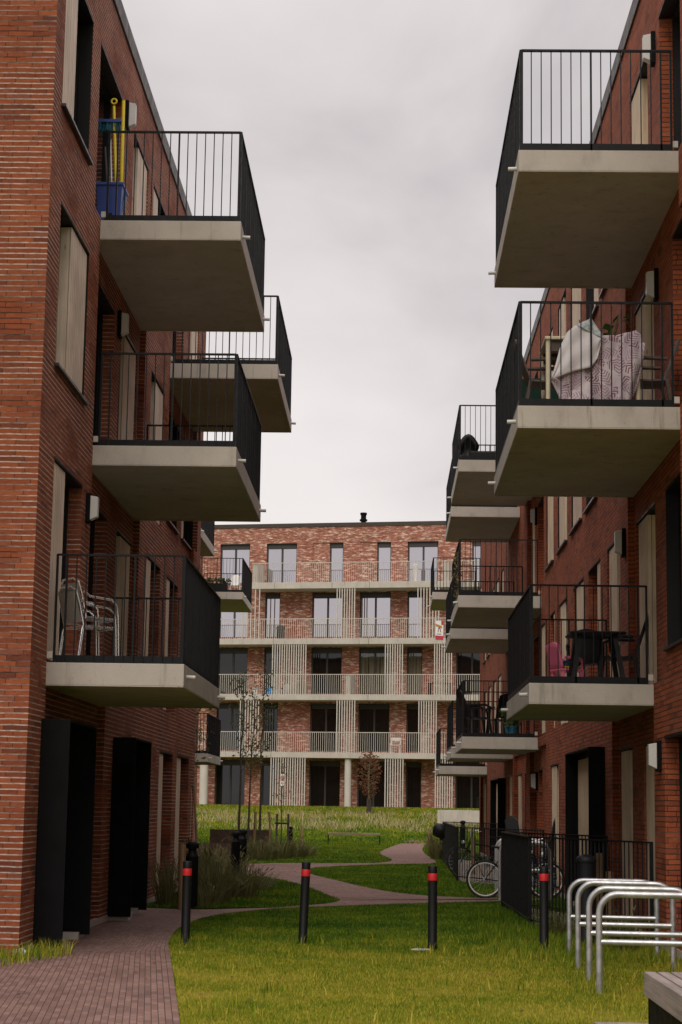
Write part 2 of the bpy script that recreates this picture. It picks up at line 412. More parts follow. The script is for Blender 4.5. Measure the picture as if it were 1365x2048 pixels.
def balcony(par, off, side, y0, y1, zt, proj, wx, thick=.262):
    s = -1 if side == 'L' else 1
    xo = wx - s * proj; xi = wx + s * .11
    m = MB(); xa, xb = min(xo, xi), max(xo, xi)
    m.box(xa, xb, y0, y1, zt - thick + .012, zt)
    # drip lip round the soffit
    l = .055
    m.box(min(xo, xo + s * l), max(xo, xo + s * l), y0, y1, zt - thick, zt - thick + .0125)
    xj = xo + s * l; xa2, xb2 = min(xj, xi), max(xj, xi)
    m.box(xa2, xb2, y0, y0 + l, zt - thick, zt - thick + .0125); m.box(xa2, xb2, y1 - l, y1, zt - thick, zt - thick + .0125)
    ob = m.build('balcony', 'concrete', par, off, bevel=.006)
    r = MB(); k = .035; xr = xo + s * k; xw = wx - s * .075
    railing_run(r, (xw, y0 + k), (xr, y0 + k), zt, 1.225); railing_run(r, (xr, y0 + k), (xr, y1 - k), zt, 1.225); railing_run(r, (xr, y1 - k), (xw, y1 - k), zt, 1.225)
    for x, y in ((xr, y0 + k), (xr, y1 - k), (xw, y0 + k), (xw, y1 - k)):
        e = .013 if x == xw else .019
        r.box(x - e, x + e, y - e, y + e, zt - .015, zt + 1.232)
    r.build('railing', 'dark', ob)
    for y in (y0 + .3, y1 - .28):
        q = MB(); q.tube([(xo + s * .02, y, zt - .125), (xo - s * .10, y, zt - .13)], .024, 10); q.build('drain_spout', 'lampw', ob, smooth=40)
    for y in (y0 + .035, y1 - .035):
        q = MB(); q.box(min(wx + s * .0, wx - s * .06), max(wx, wx - s * .06), y - .018, y + .018, zt + .05, zt + .125); q.build('rail_bracket', 'concrete_b', ob)
    return ob
def portal(par, off, mp, a0, a1, z1, out, timber=False):
    m = MB(); t = .03
    m.mbox(mp, a0, a0 + t, .06, z1, -out, -.003); m.mbox(mp, a1 - t, a1, .06, z1, -out, -.003); m.mbox(mp, a0 + t, a1 - t, z1 - t, z1, -out, -.003)
    ob = m.build('entrance_portal', 'matt_black', par, off, bevel=.004)
    d = MB(); d.mbox(mp, a0 + t + .005, a1 - t - .005, .06, z1 - t - .005, -.02, -.004); d.build('door', 'matt_black', ob)
    if timber:
        w_ = MB(); w_.mbox(mp, a1 - 2.2, a1 - t - .25, .1, z1 - .12, -.06, -.022); w_.build('door_leaf', 'wood_w', ob)
    e = MB(); e.mbox(mp, a0 + .08, a0 + .5, -.02, .1, -out + .04, -.004); e.build('door_step', 'concrete', ob)
    e = MB(); e.mbox(mp, a1 - .1, a1 + .3, -.02, .09, -out + .12, -.004); e.build('door_step', 'concrete', ob)
    return ob

H, F_ = {0: 2.5, 1: 5.52, 2: 8.48, 3: 11.43}, {0: .1, 1: 3.16, 2: 6.16, 3: 9.16}
S_ = {1: 3.56, 2: 6.55, 3: 9.57}
def alley_building(label, mp, side, wx, ya, yb, depth, brick, balcs, wins, lamps, portals, niches, zc=12.36, extra=None):
    s = -1 if side == 'L' else 1
    root = thing('apartment_building', label, 'building', (wx + s * depth / 2, (ya + yb) / 2, 0))
    off = tuple(-x for x in root.location)
    rects = []
    for (n0, n1, nz0, nz1) in niches: rects.append((n0, n1, nz0, nz1, .09))
    def base(a, z):
        b = 0.
        for (n0, n1, nz0, nz1) in niches:
            if n0 < a < n1 and nz0 < z < nz1: b = .09
        return b
    for w in wins: rects.append((w['a'], w['b'], w['z0'], w['z1'], base((w['a'] + w['b']) / 2, (w['z0'] + w['z1']) / 2) + .30))
    m = MB(); facade(m, mp, ya, yb, -.1, zc, rects)
    xo = wx + s * depth
    for y, fl in ((ya, 0), (yb, 1)):
        m.add([(wx, y, -.1), (xo, y, -.1), (xo, y, zc), (wx, y, zc)], [(0, 1, 2, 3)])
    m.add([(xo, ya, -.1), (xo, yb, -.1), (xo, yb, zc), (xo, ya, zc)], [(0, 1, 2, 3)])
    m.build('wall', brick, root, off, recalc=True)
    r = MB(); x0, x1 = min(wx, xo), max(wx, xo)
    r.box(x0 - .03, x1 + .03, ya - .03, yb + .03, zc + .001, zc + .27); r.build('roof_coping', 'coping', root, off, bevel=.01)
    for w in wins:
        window(root, off, mp, w['a'], w['b'], w['z0'], w['z1'], w.get('p'), w.get('sill', False), base((w['a'] + w['b']) / 2, (w['z0'] + w['z1']) / 2), w.get('g', 'glass'), w.get('m'), w.get('w', 'wood' if side == 'L' else 'wood_r'))
    for (a, z0, z1) in lamps: wall_lamp(root, off, mp, a, z0, z1, base(a, z0))
    for (y0, y1, zt, pj) in balcs: balcony(root, off, side, y0, y1, zt, pj, wx)
    for (a0, a1, z1, o) in portals: portal(root, off, mp, a0, a1, z1, o, side == 'R')
    pl = MB(); pl.mbox(mp, ya - .004, yb, -.1, .085, -.012, .05); pl.build('plinth', 'concrete', root, off)
    return root
def W(lv, a, b, p=None, sill=None, **k):
    z0 = S_[lv] if sill else F_[lv] + .02
    d = dict(a=a, b=b, z0=z0, z1=H[lv], p=p, sill=bool(sill)); d.update(k); return d
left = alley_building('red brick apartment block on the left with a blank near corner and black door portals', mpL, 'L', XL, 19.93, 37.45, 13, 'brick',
    [(23.5, 28.28, 9.16, 1.845), (23.54, 28.25, 6.16, 1.855), (20.88, 25.4, 3.16, 1.55), (31.5, 36.2, 9.16, 1.87)],
    [W(3, 20.46, 22.4, (20.46, 21.36), 1), W(3, 23.02, 25.07), W(3, 26.25, 27.95, (26.85, 27.93)), W(3, 28.6, 30.3, (28.6, 29.35), 1), W(3, 31.7, 33.46), W(3, 34.5, 36.05, (34.9, 36.0)),
     W(2, 20.65, 22.72, (21.5, 22.68), 1), W(2, 23.52, 25.6), W(2, 26.3, 28.02, (26.75, 28.0)), W(2, 29.05, 30.85, (29.75, 30.83)), W(2, 31.83, 33.95, (31.83, 32.46), 1), W(2, 34.7, 36.8, (34.7, 35.24), 1),
     W(1, 20.86, 22.86, (20.86, 21.73)), W(1, 23.58, 25.55), W(1, 26.45, 28.1, (26.95, 28.08)), W(1, 29.15, 30.98, (29.15, 29.87)), W(1, 31.9, 33.66, (31.9, 32.53)),
     W(0, 31.6, 33.6, (31.6, 32.34)), W(0, 34.26, 36.36, (34.26, 35.12)), dict(a=37.0, b=37.3, z0=.9, z1=1.97, p=(37.0, 37.3))],
    [(25.35, 11.12, 11.48), (25.92, 8.22, 8.55), (23.22, 5.13, 5.44)],
    [(20.7, 22.62, 2.52, .325), (26.19, 27.95, 2.52, .325)],
    [(23.51, 28.27, 6.17, 8.95), (23.56, 28.23, 3.17, 5.95), (20.9, 25.38, -.1, 2.95), (31.52, 36.18, 6.17, 8.95)])
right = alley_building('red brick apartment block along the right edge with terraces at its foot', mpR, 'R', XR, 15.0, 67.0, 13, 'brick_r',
    [(20.75, 25.65, 9.16, 1.845), (20.88, 25.6, 6.16, 1.845), (23.24, 27.6, 3.16, 1.54), (40.3, 44.9, 9.16, 1.80), (46.75, 51.3, 9.16, 1.74),
     (40.2, 44.8, 6.16, 1.79), (47.8, 52.3, 6.16, 1.70), (41.2, 45.2, 3.16, 1.66), (49.2, 53.0, 3.16, 1.62), (65.8, 69.6, 9.16, 1.75), (73.2, 76.6, 3.16, 1.4)][:10],
    [W(3, 17.5, 19.6, None, 1), W(3, 20.5, 22.17), W(3, 23.2, 25.0, (24.05, 24.98), w='wood_w'), W(3, 26.6, 28.42, (27.4, 28.4), 1), W(3, 28.95, 30.86, (28.95, 29.8), 1), W(3, 31.6, 33.42, (31.6, 33.4), 1), W(3, 34.35, 36.05, (35.0, 36.0), 1), W(3, 37.2, 38.9, (37.2, 38.0), 1), W(3, 41.0, 42.6), W(3, 43.2, 44.8, (43.8, 44.8)),
     W(2, 20.3, 21.85), W(2, 23.5, 25.42, (24.35, 25.4)), W(2, 29.3, 31.0, None, 1), W(2, 31.66, 33.5, (31.66, 33.4), 1), W(2, 34.3, 36.2, (34.9, 36.1), 1), W(2, 37.15, 38.85, (37.5, 38.75), 1, w='wood_w'), W(2, 39.45, 40.1, (39.5, 40.0)), W(2, 40.6, 42.2), W(2, 43.0, 44.0, (43.3, 44.0)), W(2, 53.2, 54.6, (53.2, 54.2), 1), W(2, 55.4, 57.0, (56, 57), 1), W(2, 58, 59.6, (58, 59.2), 1), W(2, 60.5, 62, (60.8, 62), 1), W(2, 63, 64.6, (63, 64), 1),
     W(1, 18.0, 19.8, None, 1), W(1, 20.92, 22.7, None, 1), W(1, 23.56, 25.45, (24.38, 25.3)), W(1, 26.45, 28.06, (26.97, 27.95)), W(1, 28.95, 30.72, (28.95, 29.55)), W(1, 31.46, 33.18, (31.5, 33.1)), W(1, 34.3, 36.0, (34.9, 35.9)), W(1, 36.9, 37.97, (36.9, 37.4), w='wood_w'), W(1, 39.2, 40.4, (39.5, 40.3)), W(1, 42, 43.4), W(1, 54.4, 56, (54.9, 55.9), 1), W(1, 57, 58.6, (57, 58.2), 1), W(1, 59.6, 61.2, (60, 61), 1), W(1, 62.4, 64, (62.4, 63.4), 1),
     W(0, 20.6, 22.38), W(0, 23.3, 24.84, (23.8, 24.8)), W(0, 26.0, 27.42, (26.4, 27.4)), W(0, 36.2, 37.92, (36.75, 37.9)), W(0, 39.0, 40.1, (39.3, 40.1), w='wood_w'), W(0, 41.0, 42.0), W(0, 42.6, 43.4), W(0, 45.0, 46.2), W(0, 47.2, 48.8, (48.1, 48.8)), W(0, 49.6, 51.05, (49.8, 50.9)), W(0, 57.5, 59, (58.2, 59)), W(0, 62.0, 63.5), W(0, 64.4, 65.8, (64.9, 65.7), w='wood_w')],
    [(22.53, 10.97, 11.33), (23.1, 8.05, 8.4), (25.86, 5.13, 5.47), (22.69, 2.11, 2.42), (42.4, 8.08, 8.42), (42.3, 2.06, 2.4)],
    [(28.48, 32.2, 2.56, .25), (52.28, 56.0, 2.45, .22)],
    [(20.77, 25.62, 6.17, 8.95), (20.9, 25.58, 3.17, 5.95), (23.26, 27.58, -.1, 2.95), (39.5, 44.15, 6.17, 8.95), (39.0, 43.45, -.1, 2.95), (44.6, 48.95, -.1, 2.95), (40.2, 44.7, 3.17, 5.95), (62.02, 66.38, -.1, 2.76)])
# the last right balcony, by the far gable
far_b = balcony(right, tuple(-x for x in right.location), 'R', 62.0, 66.4, 2.97, 1.58, XR)

# second block on the left, further back
XF = -7.2
def mpF(a, z, d): return (XF - d, a, z)
farleft = alley_building('red brick block further back on the left, only its balconies showing past the corner', mpF, 'L', XF, 49.0, 71.4, 13, 'brick',
    [(50.4, 55.0, 9.16, 1.99), (66.6, 71.2, 9.16, 1.95), (58.0, 62.6, 3.16, 1.65), (66.6, 71.2, 6.16, 1.80)][:3],
    [W(3, 52, 53.7), W(3, 56.4, 58, (56.4, 57.4), 1), W(3, 60, 61.6, (60.5, 61.5), 1), W(3, 68, 69.7), W(2, 52, 53.7, (52.4, 53.5), 1), W(2, 57, 58.6, (57, 58), 1), W(2, 62, 63.6, (62.5, 63.5), 1), W(2, 68, 69.7, (68.8, 69.7), 1),
     W(1, 52, 53.6, (52, 53), 1), W(1, 59.5, 61.2), W(1, 65, 66.6, (65, 66), 1), W(0, 54, 55.6, (54, 55)), W(0, 60, 61.6), W(0, 66, 67.6, (66.8, 67.5))], [], [], [])

# ------------------------------------------------------------------ the block across the end
REC = 1.55
back = thing('apartment_building', 'pale mottled brick apartment block closing the view with white gallery railings', 'building', (0, YB, 0), ANG)
m = MB(); rects = []
cols = {'A': (-10.12, -8.38), 'B1': (-7.42, -6.55), 'B2': (-7.4, -5.63), 'C': (-4.69, -2.93), 'C1': (-3.73, -2.94), 'D': (-1.96, -.19), 'D1': (-1.01, -.21), 'E1': (.75, 1.62), 'E2': (.74, 2.47), 'F': (3.5, 5.24), 'G': (6.2, 7.9), 'Z': (-12.9, -11.2), 'F1': (4.37, 5.24)}
fl = {0: (1.55, 4.08), 1: (4.6, 7.25), 2: (7.77, 10.36), 3: (10.92, 13.46), 4: (14.0, 16.3)}
lay = {0: ['Z', 'A', 'B1', 'C', 'D', 'E1', 'F', 'G'], 1: ['Z', 'A', 'B1', 'C', 'D', 'E1', 'F', 'G'], 2: ['Z', 'A', 'B1', 'C', 'D', 'E1', 'F', 'G'], 3: ['Z', 'A', 'B1', 'C', 'D', 'E1', 'F', 'G'], 4: ['Z', 'A', 'B2', 'C1', 'D1', 'E2', 'F1', 'G']}
for k, v in lay.items():
    for c in v: rects.append((cols[c][0], cols[c][1], fl[k][0], fl[k][1], REC + .28))
for c0, c1 in ((-4.71, -3.73), (-1.98, -1.01)): rects.append((c0, c1, fl[4][0], fl[4][1], REC + .05))
rects = [(-16, 14, -1, 20, REC)] + rects
facade(m, mpB, -15.0, 12.0, .9, 17.2, rects)
for a in (-15.0, 12.0): m.add([(a, REC, .9), (a, REC + 11, .9), (a, REC + 11, 17.2), (a, REC, 17.2)], [(0, 1, 2, 3)])
m.add([(-15, REC + 11, .9), (12, REC + 11, .9), (12, REC + 11, 17.2), (-15, REC + 11, 17.2)], [(0, 1, 2, 3)])
m.build('wall', 'mottled', back)
r = MB(); r.box(-15.04, 12.04, REC - .04, REC + 11.04, 17.201, 17.42); r.build('roof_coping', 'coping', back)
c = MB(); c.lathe([(.15, 0), (.15, .75), (.23, .76), (.23, .86), (.16, .87), (.16, 1.12), (.2, 1.13), (.2, 1.25)], (-2.72, 6.0, 17.42), 14); c.build('chimney', 'matt_black', back, smooth=40)
for k, v in lay.items():
    for cn in v:
        a0, a1 = cols[cn]; wide = a1 - a0 > 1.2
        gl = {4: 'glass_sky', 3: 'glass_sky', 2: 'glass_dark', 1: 'glass_dark', 0: 'glass_dark'}[k]
        if k == 2 and cn in ('D', 'E1'): gl = 'glass_curt'
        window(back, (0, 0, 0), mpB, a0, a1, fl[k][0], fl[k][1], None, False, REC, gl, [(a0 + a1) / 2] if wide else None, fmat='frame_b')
        # juliet guard behind the gallery, and the roller-blind box at the head
        b = MB(); z0, z1 = fl[k]
        b.box(a0 + .07, a1 - .07, REC + .12, REC + .16, z1 - .30, z1 - .045); b.build('blind_box', 'frame_b', back)
slabs = {1: (4.2, 4.5, -10.75, 11), 2: (7.35, 7.66, -10.75, 11), 3: (10.42, 10.74, -10.75, 11), 4: (13.52, 13.87, -7.85, 11)}
for k, (z0, z1, a0, a1) in slabs.items():
    s = MB(); s.box(a0, a1, 0, REC + .05, z0, z1)
    sl = s.build('gallery_slab', 'concrete_b', back, bevel=.008)
    g = MB(); zt = z1
    n = int((a1 - a0 - .1) / .118)
    for i in range(n + 1):
        x = a0 + .06 + i * .118; q = .007 if k == 4 else .010; g.box(x - q, x + q, .05, .075, zt, zt + 1.1)
    g.box(a0 + .03, a1 - .03, .045, .085, zt + 1.08, zt + 1.115)
    g.build('railing', 'white_rail', sl)
    jn = MB()
    for x in (-6.5, -1.1, 3.2):
        if x > a0: jn.box(x - .008, x + .008, -.003, .02, z0 + .006, z1 - .006)
    jn.build('slab_joint', 'coping', sl)
scr = {3: [(-8.34, -7.32, 5), (-2.95, -1.9, 8), (1.58, 2.8, 8)], 2: [(-6.56, -4.61, 15), (-.2, .81, 8), (2.53, 3.52, 8)], 1: [(-8.34, -7.24, 8), (-2.86, -1.81, 8), (1.69, 2.7, 8)], 0: [(-6.52, -4.55, 15), (-.13, .9, 8), (2.62, 3.59, 8)]}
for k, L in scr.items():
    z0 = 1.45 if k == 0 else slabs[k][1]; z1 = slabs[k + 1][0]
    for a0, a1, n in L:
        s = MB()
        for i in range(n):
            x = a0 + .03 + (a1 - a0 - .06) * i / (n - 1); s.box(x - .026, x + .026, .02, .07, z0 - .01, z1 + .01)
        s.build('slat_screen', 'white_rail', back)
for a0, a1, z0, z1 in ((-2.41, -2.04, 1.2, 4.21), (-10.62, -10.15, 1.2, 4.21)):
    s = MB(); s.lathe([((a1 - a0) / 2, 0), ((a1 - a0) / 2, z1 - z0)], ((a0 + a1) / 2, .3, z0), 24); s.build('column', 'white_rail', back, smooth=40)
for a0, a1, z0, z1 in ((-7.78, -7.5, 13.87, 14.98), (-2.38, -2.13, 7.66, 8.72), (3.0, 3.3, 13.87, 14.9)):
    s = MB(); s.box(a0, a1, .1, REC - .02, z0, z1); s.build('partition', 'concrete_b', back)

# ------------------------------------------------------------------ ground, paths
def gz(x, y):
    """height of the ground"""
    t = np.clip((np.asarray(y, float) - 84.5) / 14.5, 0, 1); q = np.clip((np.asarray(x, float) + 30) * 0 + 1, 0, 1)
    return 1.52 * (t * t * (3 - 2 * t)) * q
def lawn_material(name, kind):
    m = bpy.data.materials.new(name); nt, nd, lk = nodes_of(m); p = pbsdf(m)
    g = N(nt, 'ShaderNodeNewGeometry'); v = g.outputs['Position']
    sx = N(nt, 'ShaderNodeSeparateXYZ'); lk.new(v, sx.inputs[0])
    a = noise(nt, v, .75, 5, .62); b = noise(nt, v, 5.5, 4, .6); f = noise(nt, v, 55, 3)
    # drier, yellower turf in the open front lawn, rich green near paths and beyond the cross path, shade between the blocks painted in
    Y = sx.outputs[1]
    def mr(x, a0, a1, b0, b1):
        n = N(nt, 'ShaderNodeMapRange'); lk.new(x, n.inputs[0])
        for i, q in enumerate((a0, a1, b0, b1)): n.inputs[1 + i].default_value = q
        return n.outputs[0]
    near = mr(Y, 19.0, 26, .15, -.15); far = mr(Y, 60, 66, 0, .06); bank = mr(Y, 88, 93, 0, .14)
    t = math_(nt, 'ADD', math_(nt, 'ADD', math_(nt, 'ADD', math_(nt, 'MULTIPLY', a, .70), math_(nt, 'MULTIPLY', b, .46)), near), math_(nt, 'ADD', far, bank))
    if kind == 'blade':
        t = math_(nt, 'ADD', t, math_(nt, 'MULTIPLY', math_(nt, 'SUBTRACT', g.outputs['Random Per Island'], .5), .46))
    col = ramp(nt, t, [(.22, (.024, .060, .008)), (.40, (.058, .128, .012)), (.55, (.118, .175, .014)), (.70, (.235, .250, .018)), (.92, (.40, .325, .055))])
    if kind == 'soil': col = mix(nt, 1, col, ramp(nt, f, [(.3, .45), (.7, .95)]), 'MULTIPLY')
    lk.new(col, p.inputs['Base Color']); p.inputs['Roughness'].default_value = .9; p.inputs['Specular IOR Level'].default_value = .04
    if kind == 'soil': lk.new(bump(nt, f, .8, .03), p.inputs['Normal'])
    return m
M['lawn'] = lawn_material('lawn_soil', 'soil'); M['blade'] = lawn_material('lawn_blades', 'blade')
xs = [-900, -300, -100, -50, -30, -20, -14, -10, -7, -4, -2, 0, 2, 4, 7, 10, 14, 20, 30, 50, 100, 300, 900]
ys = [-900, -300, -100, -30, 0, 20, 40, 60, 75] + [82 + i * .75 for i in range(27)] + [110, 140, 300, 900]
g = MB(); g.v = [(x, y, float(gz(x, y))) for x in xs for y in ys]; ny = len(ys)
g.f = [(i * ny + j, (i + 1) * ny + j, (i + 1) * ny + j + 1, i * ny + j + 1) for i in range(len(xs) - 1) for j in range(ny - 1)]
tag(g.build('ground', 'lawn', smooth=60), kind='structure')

def paver_mat():
    m = bpy.data.materials.new('clay_pavers'); nt, nd, lk = nodes_of(m); p = pbsdf(m)
    uv = N(nt, 'ShaderNodeTexCoord').outputs['UV']; v = objco(nt)
    b = N(nt, 'ShaderNodeTexBrick'); lk.new(uv, b.inputs['Vector']); b.inputs['Scale'].default_value = 1
    b.inputs['Brick Width'].default_value = .205; b.inputs['Row Height'].default_value = .054; b.inputs['Mortar Size'].default_value = .0032; b.inputs['Mortar Smooth'].default_value = .3
    setc(b.inputs['Color1'], (0, 0, 0)); setc(b.inputs['Color2'], (1, 1, 1)); setc(b.inputs['Mortar'], (.5, .5, .5)); b.offset = .5
    col = ramp(nt, b.outputs['Color'], [(0, (.165, .094, .078)), (.5, (.208, .120, .099)), (1, (.255, .155, .130))])
    col = mix(nt, 1, col, ramp(nt, noise(nt, v, .9, 5), [(.3, .78), (.7, 1.16)]), 'MULTIPLY')
    col = mix(nt, 1, col, ramp(nt, noise(nt, v, 45, 4), [(.3, .82), (.7, 1.14)]), 'MULTIPLY')
    col = mix(nt, b.outputs['Fac'], col, (.035, .027, .024))
    lk.new(col, p.inputs['Base Color']); p.inputs['Roughness'].default_value = .8; p.inputs['Specular IOR Level'].default_value = .3
    h = math_(nt, 'SUBTRACT', math_(nt, 'MULTIPLY', b.outputs['Color'], .3), b.outputs['Fac'])
    lk.new(bump(nt, h, .7, .006), p.inputs['Normal']); return m
M['paver'] = paver_mat()
def strip(name, left_pts, right_pts, n=60, lift=.006, uvflip=False):
    """a paved sheet between two edge lines, bricks laid along it"""
    def resample(P):
        P = [Vector((x, y, 0)) for x, y in P]; d = [0]
        # catmull-rom smoothing
        Q = []
        for i in range(len(P) - 1):
            p0, p1, p2, p3 = P[max(i - 1, 0)], P[i], P[i + 1], P[min(i + 2, len(P) - 1)]
            for k in range(8):
                t = k / 8; Q.append(.5 * ((2 * p1) + (p2 - p0) * t + (2 * p0 - 5 * p1 + 4 * p2 - p3) * t * t + (3 * p1 - p0 - 3 * p2 + p3) * t ** 3))
        Q.append(P[-1]); d = [0]
        for i in range(1, len(Q)): d.append(d[-1] + (Q[i] - Q[i - 1]).length)
        out = []
        for i in range(n + 1):
            t = d[-1] * i / n; k = min(max(np.searchsorted(d, t) - 1, 0), len(Q) - 2)
            f = (t - d[k]) / max(1e-6, d[k + 1] - d[k]); out.append(Q[k].lerp(Q[k + 1], f))
        return out, d[-1]
    A, la = resample(left_pts); B, lb = resample(right_pts); cw = 8
    m = MB(); uvs = []
    for i in range(n + 1):
        for j in range(cw + 1):
            p = A[i].lerp(B[i], j / cw); m.v.append((p.x, p.y, float(gz(p.x, p.y)) + lift)); w = (A[i] - B[i]).length
            uvs.append((((la + lb) / 2) * i / n, -w * (1 - j / cw)))
    for i in range(n):
        for j in range(cw): a = i * (cw + 1) + j; m.f.append((a, a + 1, a + cw + 2, a + cw + 1))
    ob = m.build(name, 'paver'); me = ob.data; ul = me.uv_layers.new(name='UVMap')
    for lp in me.loops:
        ul.data[lp.index].uv = uvs[lp.vertex_index]
    return tag(ob, kind='structure')
NE = [(-.7, 8.0), (-1.1, 11), (-1.51, 14.22), (-1.83, 16.76), (-2.23, 19.92), (-2.45, 21.62), (-2.61, 23.22), (-2.70, 25.0), (-2.63, 27.01), (-2.39, 28.34), (-1.74, 29.92), (-.58, 31.19), (.67, 32.4), (2.01, 33.53), (2.9, 34.3)]
NL = [(-6.2, 8.0), (-6.2, 11), (-6.2, 14.2), (-6.2, 16.8), (-5.6, 19.5), (-3.9, 20.6), (-3.86, 22.5), (-3.86, 24.5), (-3.86, 27.0), (-3.86, 29.4), (-2.99, 29.3), (-2.12, 29.95), (-1.39, 30.9), (-.93, 31.9), (-.78, 32.94)]
path1 = strip('path', NL, NE, 90)
IU = [(-.78, 32.94), (-1.12, 35.05), (-1.57, 38.14), (-2.18, 40.95), (-2.6, 42.2), (-3.3, 43.6), (-3.9, 45.5), (-4.2, 48.5), (-4.0, 51.4)]
L2 = [(2.9, 34.7), (1.17, 34.72), (.27, 35.96), (-.32, 37.92), (-1.0, 41.17), (-1.66, 44.45), (-1.98, 47.03), (-1.87, 49.77), (-1.25, 51.34)]
path2 = strip('path', IU, L2, 60, .010)
BE = [(-4.05, 51.3), (-2.97, 53.11), (-1.86, 53.45), (-.46, 54.5), (.04, 55.9), (.18, 58.41), (-.04, 62.37), (-.25, 66.23), (-.05, 72.0), (.38, 80.0), (.85, 87.0)]
PR = [(-1.9, 49.7), (-1.25, 51.4), (-.5, 52.8), (.11, 53.83), (1.27, 54.92), (1.5, 57.03), (1.43, 62.03), (1.36, 66.57), (1.39, 72.73), (1.60, 80.0), (1.9, 87.0)]
path3 = strip('path', BE, PR, 60, .014)
tr = strip('path', [(2.9, 34.7), (2.6, 34.66), (2.07, 34.64)], [(2.95, 34.2), (2.5, 33.95), (2.01, 33.5)], 6, .008)

# paved terraces behind the black railings
def terrace(pts, z=.05):
    m = MB(); n = len(pts); m.v = [(x, y, -.05) for x, y in pts] + [(x, y, z) for x, y in pts]
    m.f = [tuple(range(n, 2 * n))] + [(i, (i + 1) % n, n + (i + 1) % n, n + i) for i in range(n)]
    return tag(m.build('terrace_paving', 'terr', bevel=.008), kind='structure')
def terr_mat():
    m = bpy.data.materials.new('terrace_slabs'); nt, nd, lk = nodes_of(m); p = pbsdf(m); v = objco(nt)
    b = N(nt, 'ShaderNodeTexBrick'); lk.new(v, b.inputs['Vector']); b.inputs['Scale'].default_value = 1; b.inputs['Brick Width'].default_value = .4; b.inputs['Row Height'].default_value = .4; b.inputs['Mortar Size'].default_value = .006; b.offset = 0
    setc(b.inputs['Color1'], (.23, .20, .16)); setc(b.inputs['Color2'], (.29, .25, .2)); setc(b.inputs['Mortar'], (.05, .045, .04))
    lk.new(mix(nt, 1, b.outputs['Color'], ramp(nt, noise(nt, v, 3, 5), [(.3, .75), (.7, 1.15)]), 'MULTIPLY'), p.inputs['Base Color']); p.inputs['Roughness'].default_value = .85
    return m
M['terr'] = terr_mat()
terrace([(2.02, 26.45), (3.28, 23.35), (3.28, 28.0), (1.95, 31.4)])
terrace([(1.64, 42.4), (3.28, 39.2), (3.28, 55.0), (1.78, 58.6)], .06)

# ------------------------------------------------------------------ grass
from mathutils import geometry as _g
def inside(poly, x, y):
    n = len(poly); c = np.zeros(len(x), bool); j = n - 1
    for i in range(n):
        xi, yi = poly[i]; xj, yj = poly[j]
        t = ((yi > y) != (yj > y)) & (x < (xj - xi) * (y - yi) / ((yj - yi) if yj != yi else 1e-9) + xi); c ^= t; j = i
    return c
lawn1 = NE + [(3.25, 34.2), (3.25, 8.0)]
island = [(-3.8, 29.5), (-2.99, 29.35), (-2.12, 30.0), (-1.39, 30.95), (-.93, 31.95)] + IU[:] + [(-4.6, 51), (-9, 46), (-9, 38), (-3.85, 37.5)]
lawn2 = L2[1:] + [(-.5, 52.8), (.11, 53.83), (1.27, 54.8), (1.6, 57.0), (1.75, 58.5), (1.6, 42.4), (2.8, 39.8), (3.2, 35)]
lawn3 = [(-10, 53), (-4.1, 51.6)] + BE[1:] + [(.9, 86), (-10, 86)]
lawn4 = [(1.5, 57.1)] + PR[6:] + [(3.28, 86), (3.28, 66), (1.8, 58.8)]
def blades(name, polys, bbox, dens, hlo, hhi, wlo, whi, mat, lean=.5, ext=None, keep=None):
    X, Y, Hh = [], [], []
    x0, x1, y0, y1 = bbox; n = int((x1 - x0) * (y1 - y0) * dens)
    x = rng.uniform(x0, x1, n); y = rng.uniform(y0, y1, n)
    k = np.zeros(n, bool)
    for p in polys: k |= inside(p, x, y)
    if keep is not None: k &= keep(x, y)
    x, y = x[k], y[k]; n = len(x); z = gz(x, y)
    h = rng.uniform(hlo, hhi, n); w = rng.uniform(wlo, whi, n); th = rng.uniform(0, 2 * np.pi, n); ph = rng.uniform(0, 2 * np.pi, n); le = rng.uniform(.05, lean, n) * h
    V = np.zeros((n, 5, 3), np.float32)
    ax, ay = np.cos(th) * w / 2, np.sin(th) * w / 2; lx, ly = np.cos(ph) * le, np.sin(ph) * le
    V[:, 0] = np.stack([x - ax, y - ay, z - .005], 1); V[:, 1] = np.stack([x + ax, y + ay, z - .005], 1)
    V[:, 2] = np.stack([x + ax * .7 + lx * .35, y + ay * .7 + ly * .35, z + h * .6], 1); V[:, 3] = np.stack([x - ax * .7 + lx * .35, y - ay * .7 + ly * .35, z + h * .6], 1)
    V[:, 4] = np.stack([x + lx, y + ly, z + h], 1)
    return V, n
def turf_keep(x, y):
    q = np.sin(x * 2.1 + 1.3 * np.sin(y * .9)) * np.sin(y * 1.7 + 1.1 * np.sin(x * 1.3)) + .5 * np.sin(x * 6.3 + y * 2.2) * np.sin(y * 5.1 - x * 1.7)
    return q + rng.uniform(-.5, .9, len(x)) > -.45
def mesh_blades(name, parts, mat):
    V = np.concatenate([p for p, _ in parts]); n = len(V)
    me = bpy.data.meshes.new(name); me.vertices.add(n * 5); me.vertices.foreach_set('co', V.reshape(-1))
    idx = np.arange(n)[:, None] * 5
    loops = np.concatenate([idx + np.array([[0, 1, 2, 3]]), idx + np.array([[3, 2, 4]])], 1).reshape(-1)
    me.loops.add(n * 7); me.loops.foreach_set('vertex_index', loops.astype(np.int32))
    st = (np.arange(n)[:, None] * 7 + np.array([[0, 4]])).reshape(-1)
    me.polygons.add(n * 2); me.polygons.foreach_set('loop_start', st.astype(np.int32))
    me.update(calc_edges=True); me.validate(); me.materials.append(M[mat])
    o = bpy.data.objects.new(name, me); COL.objects.link(o); return o
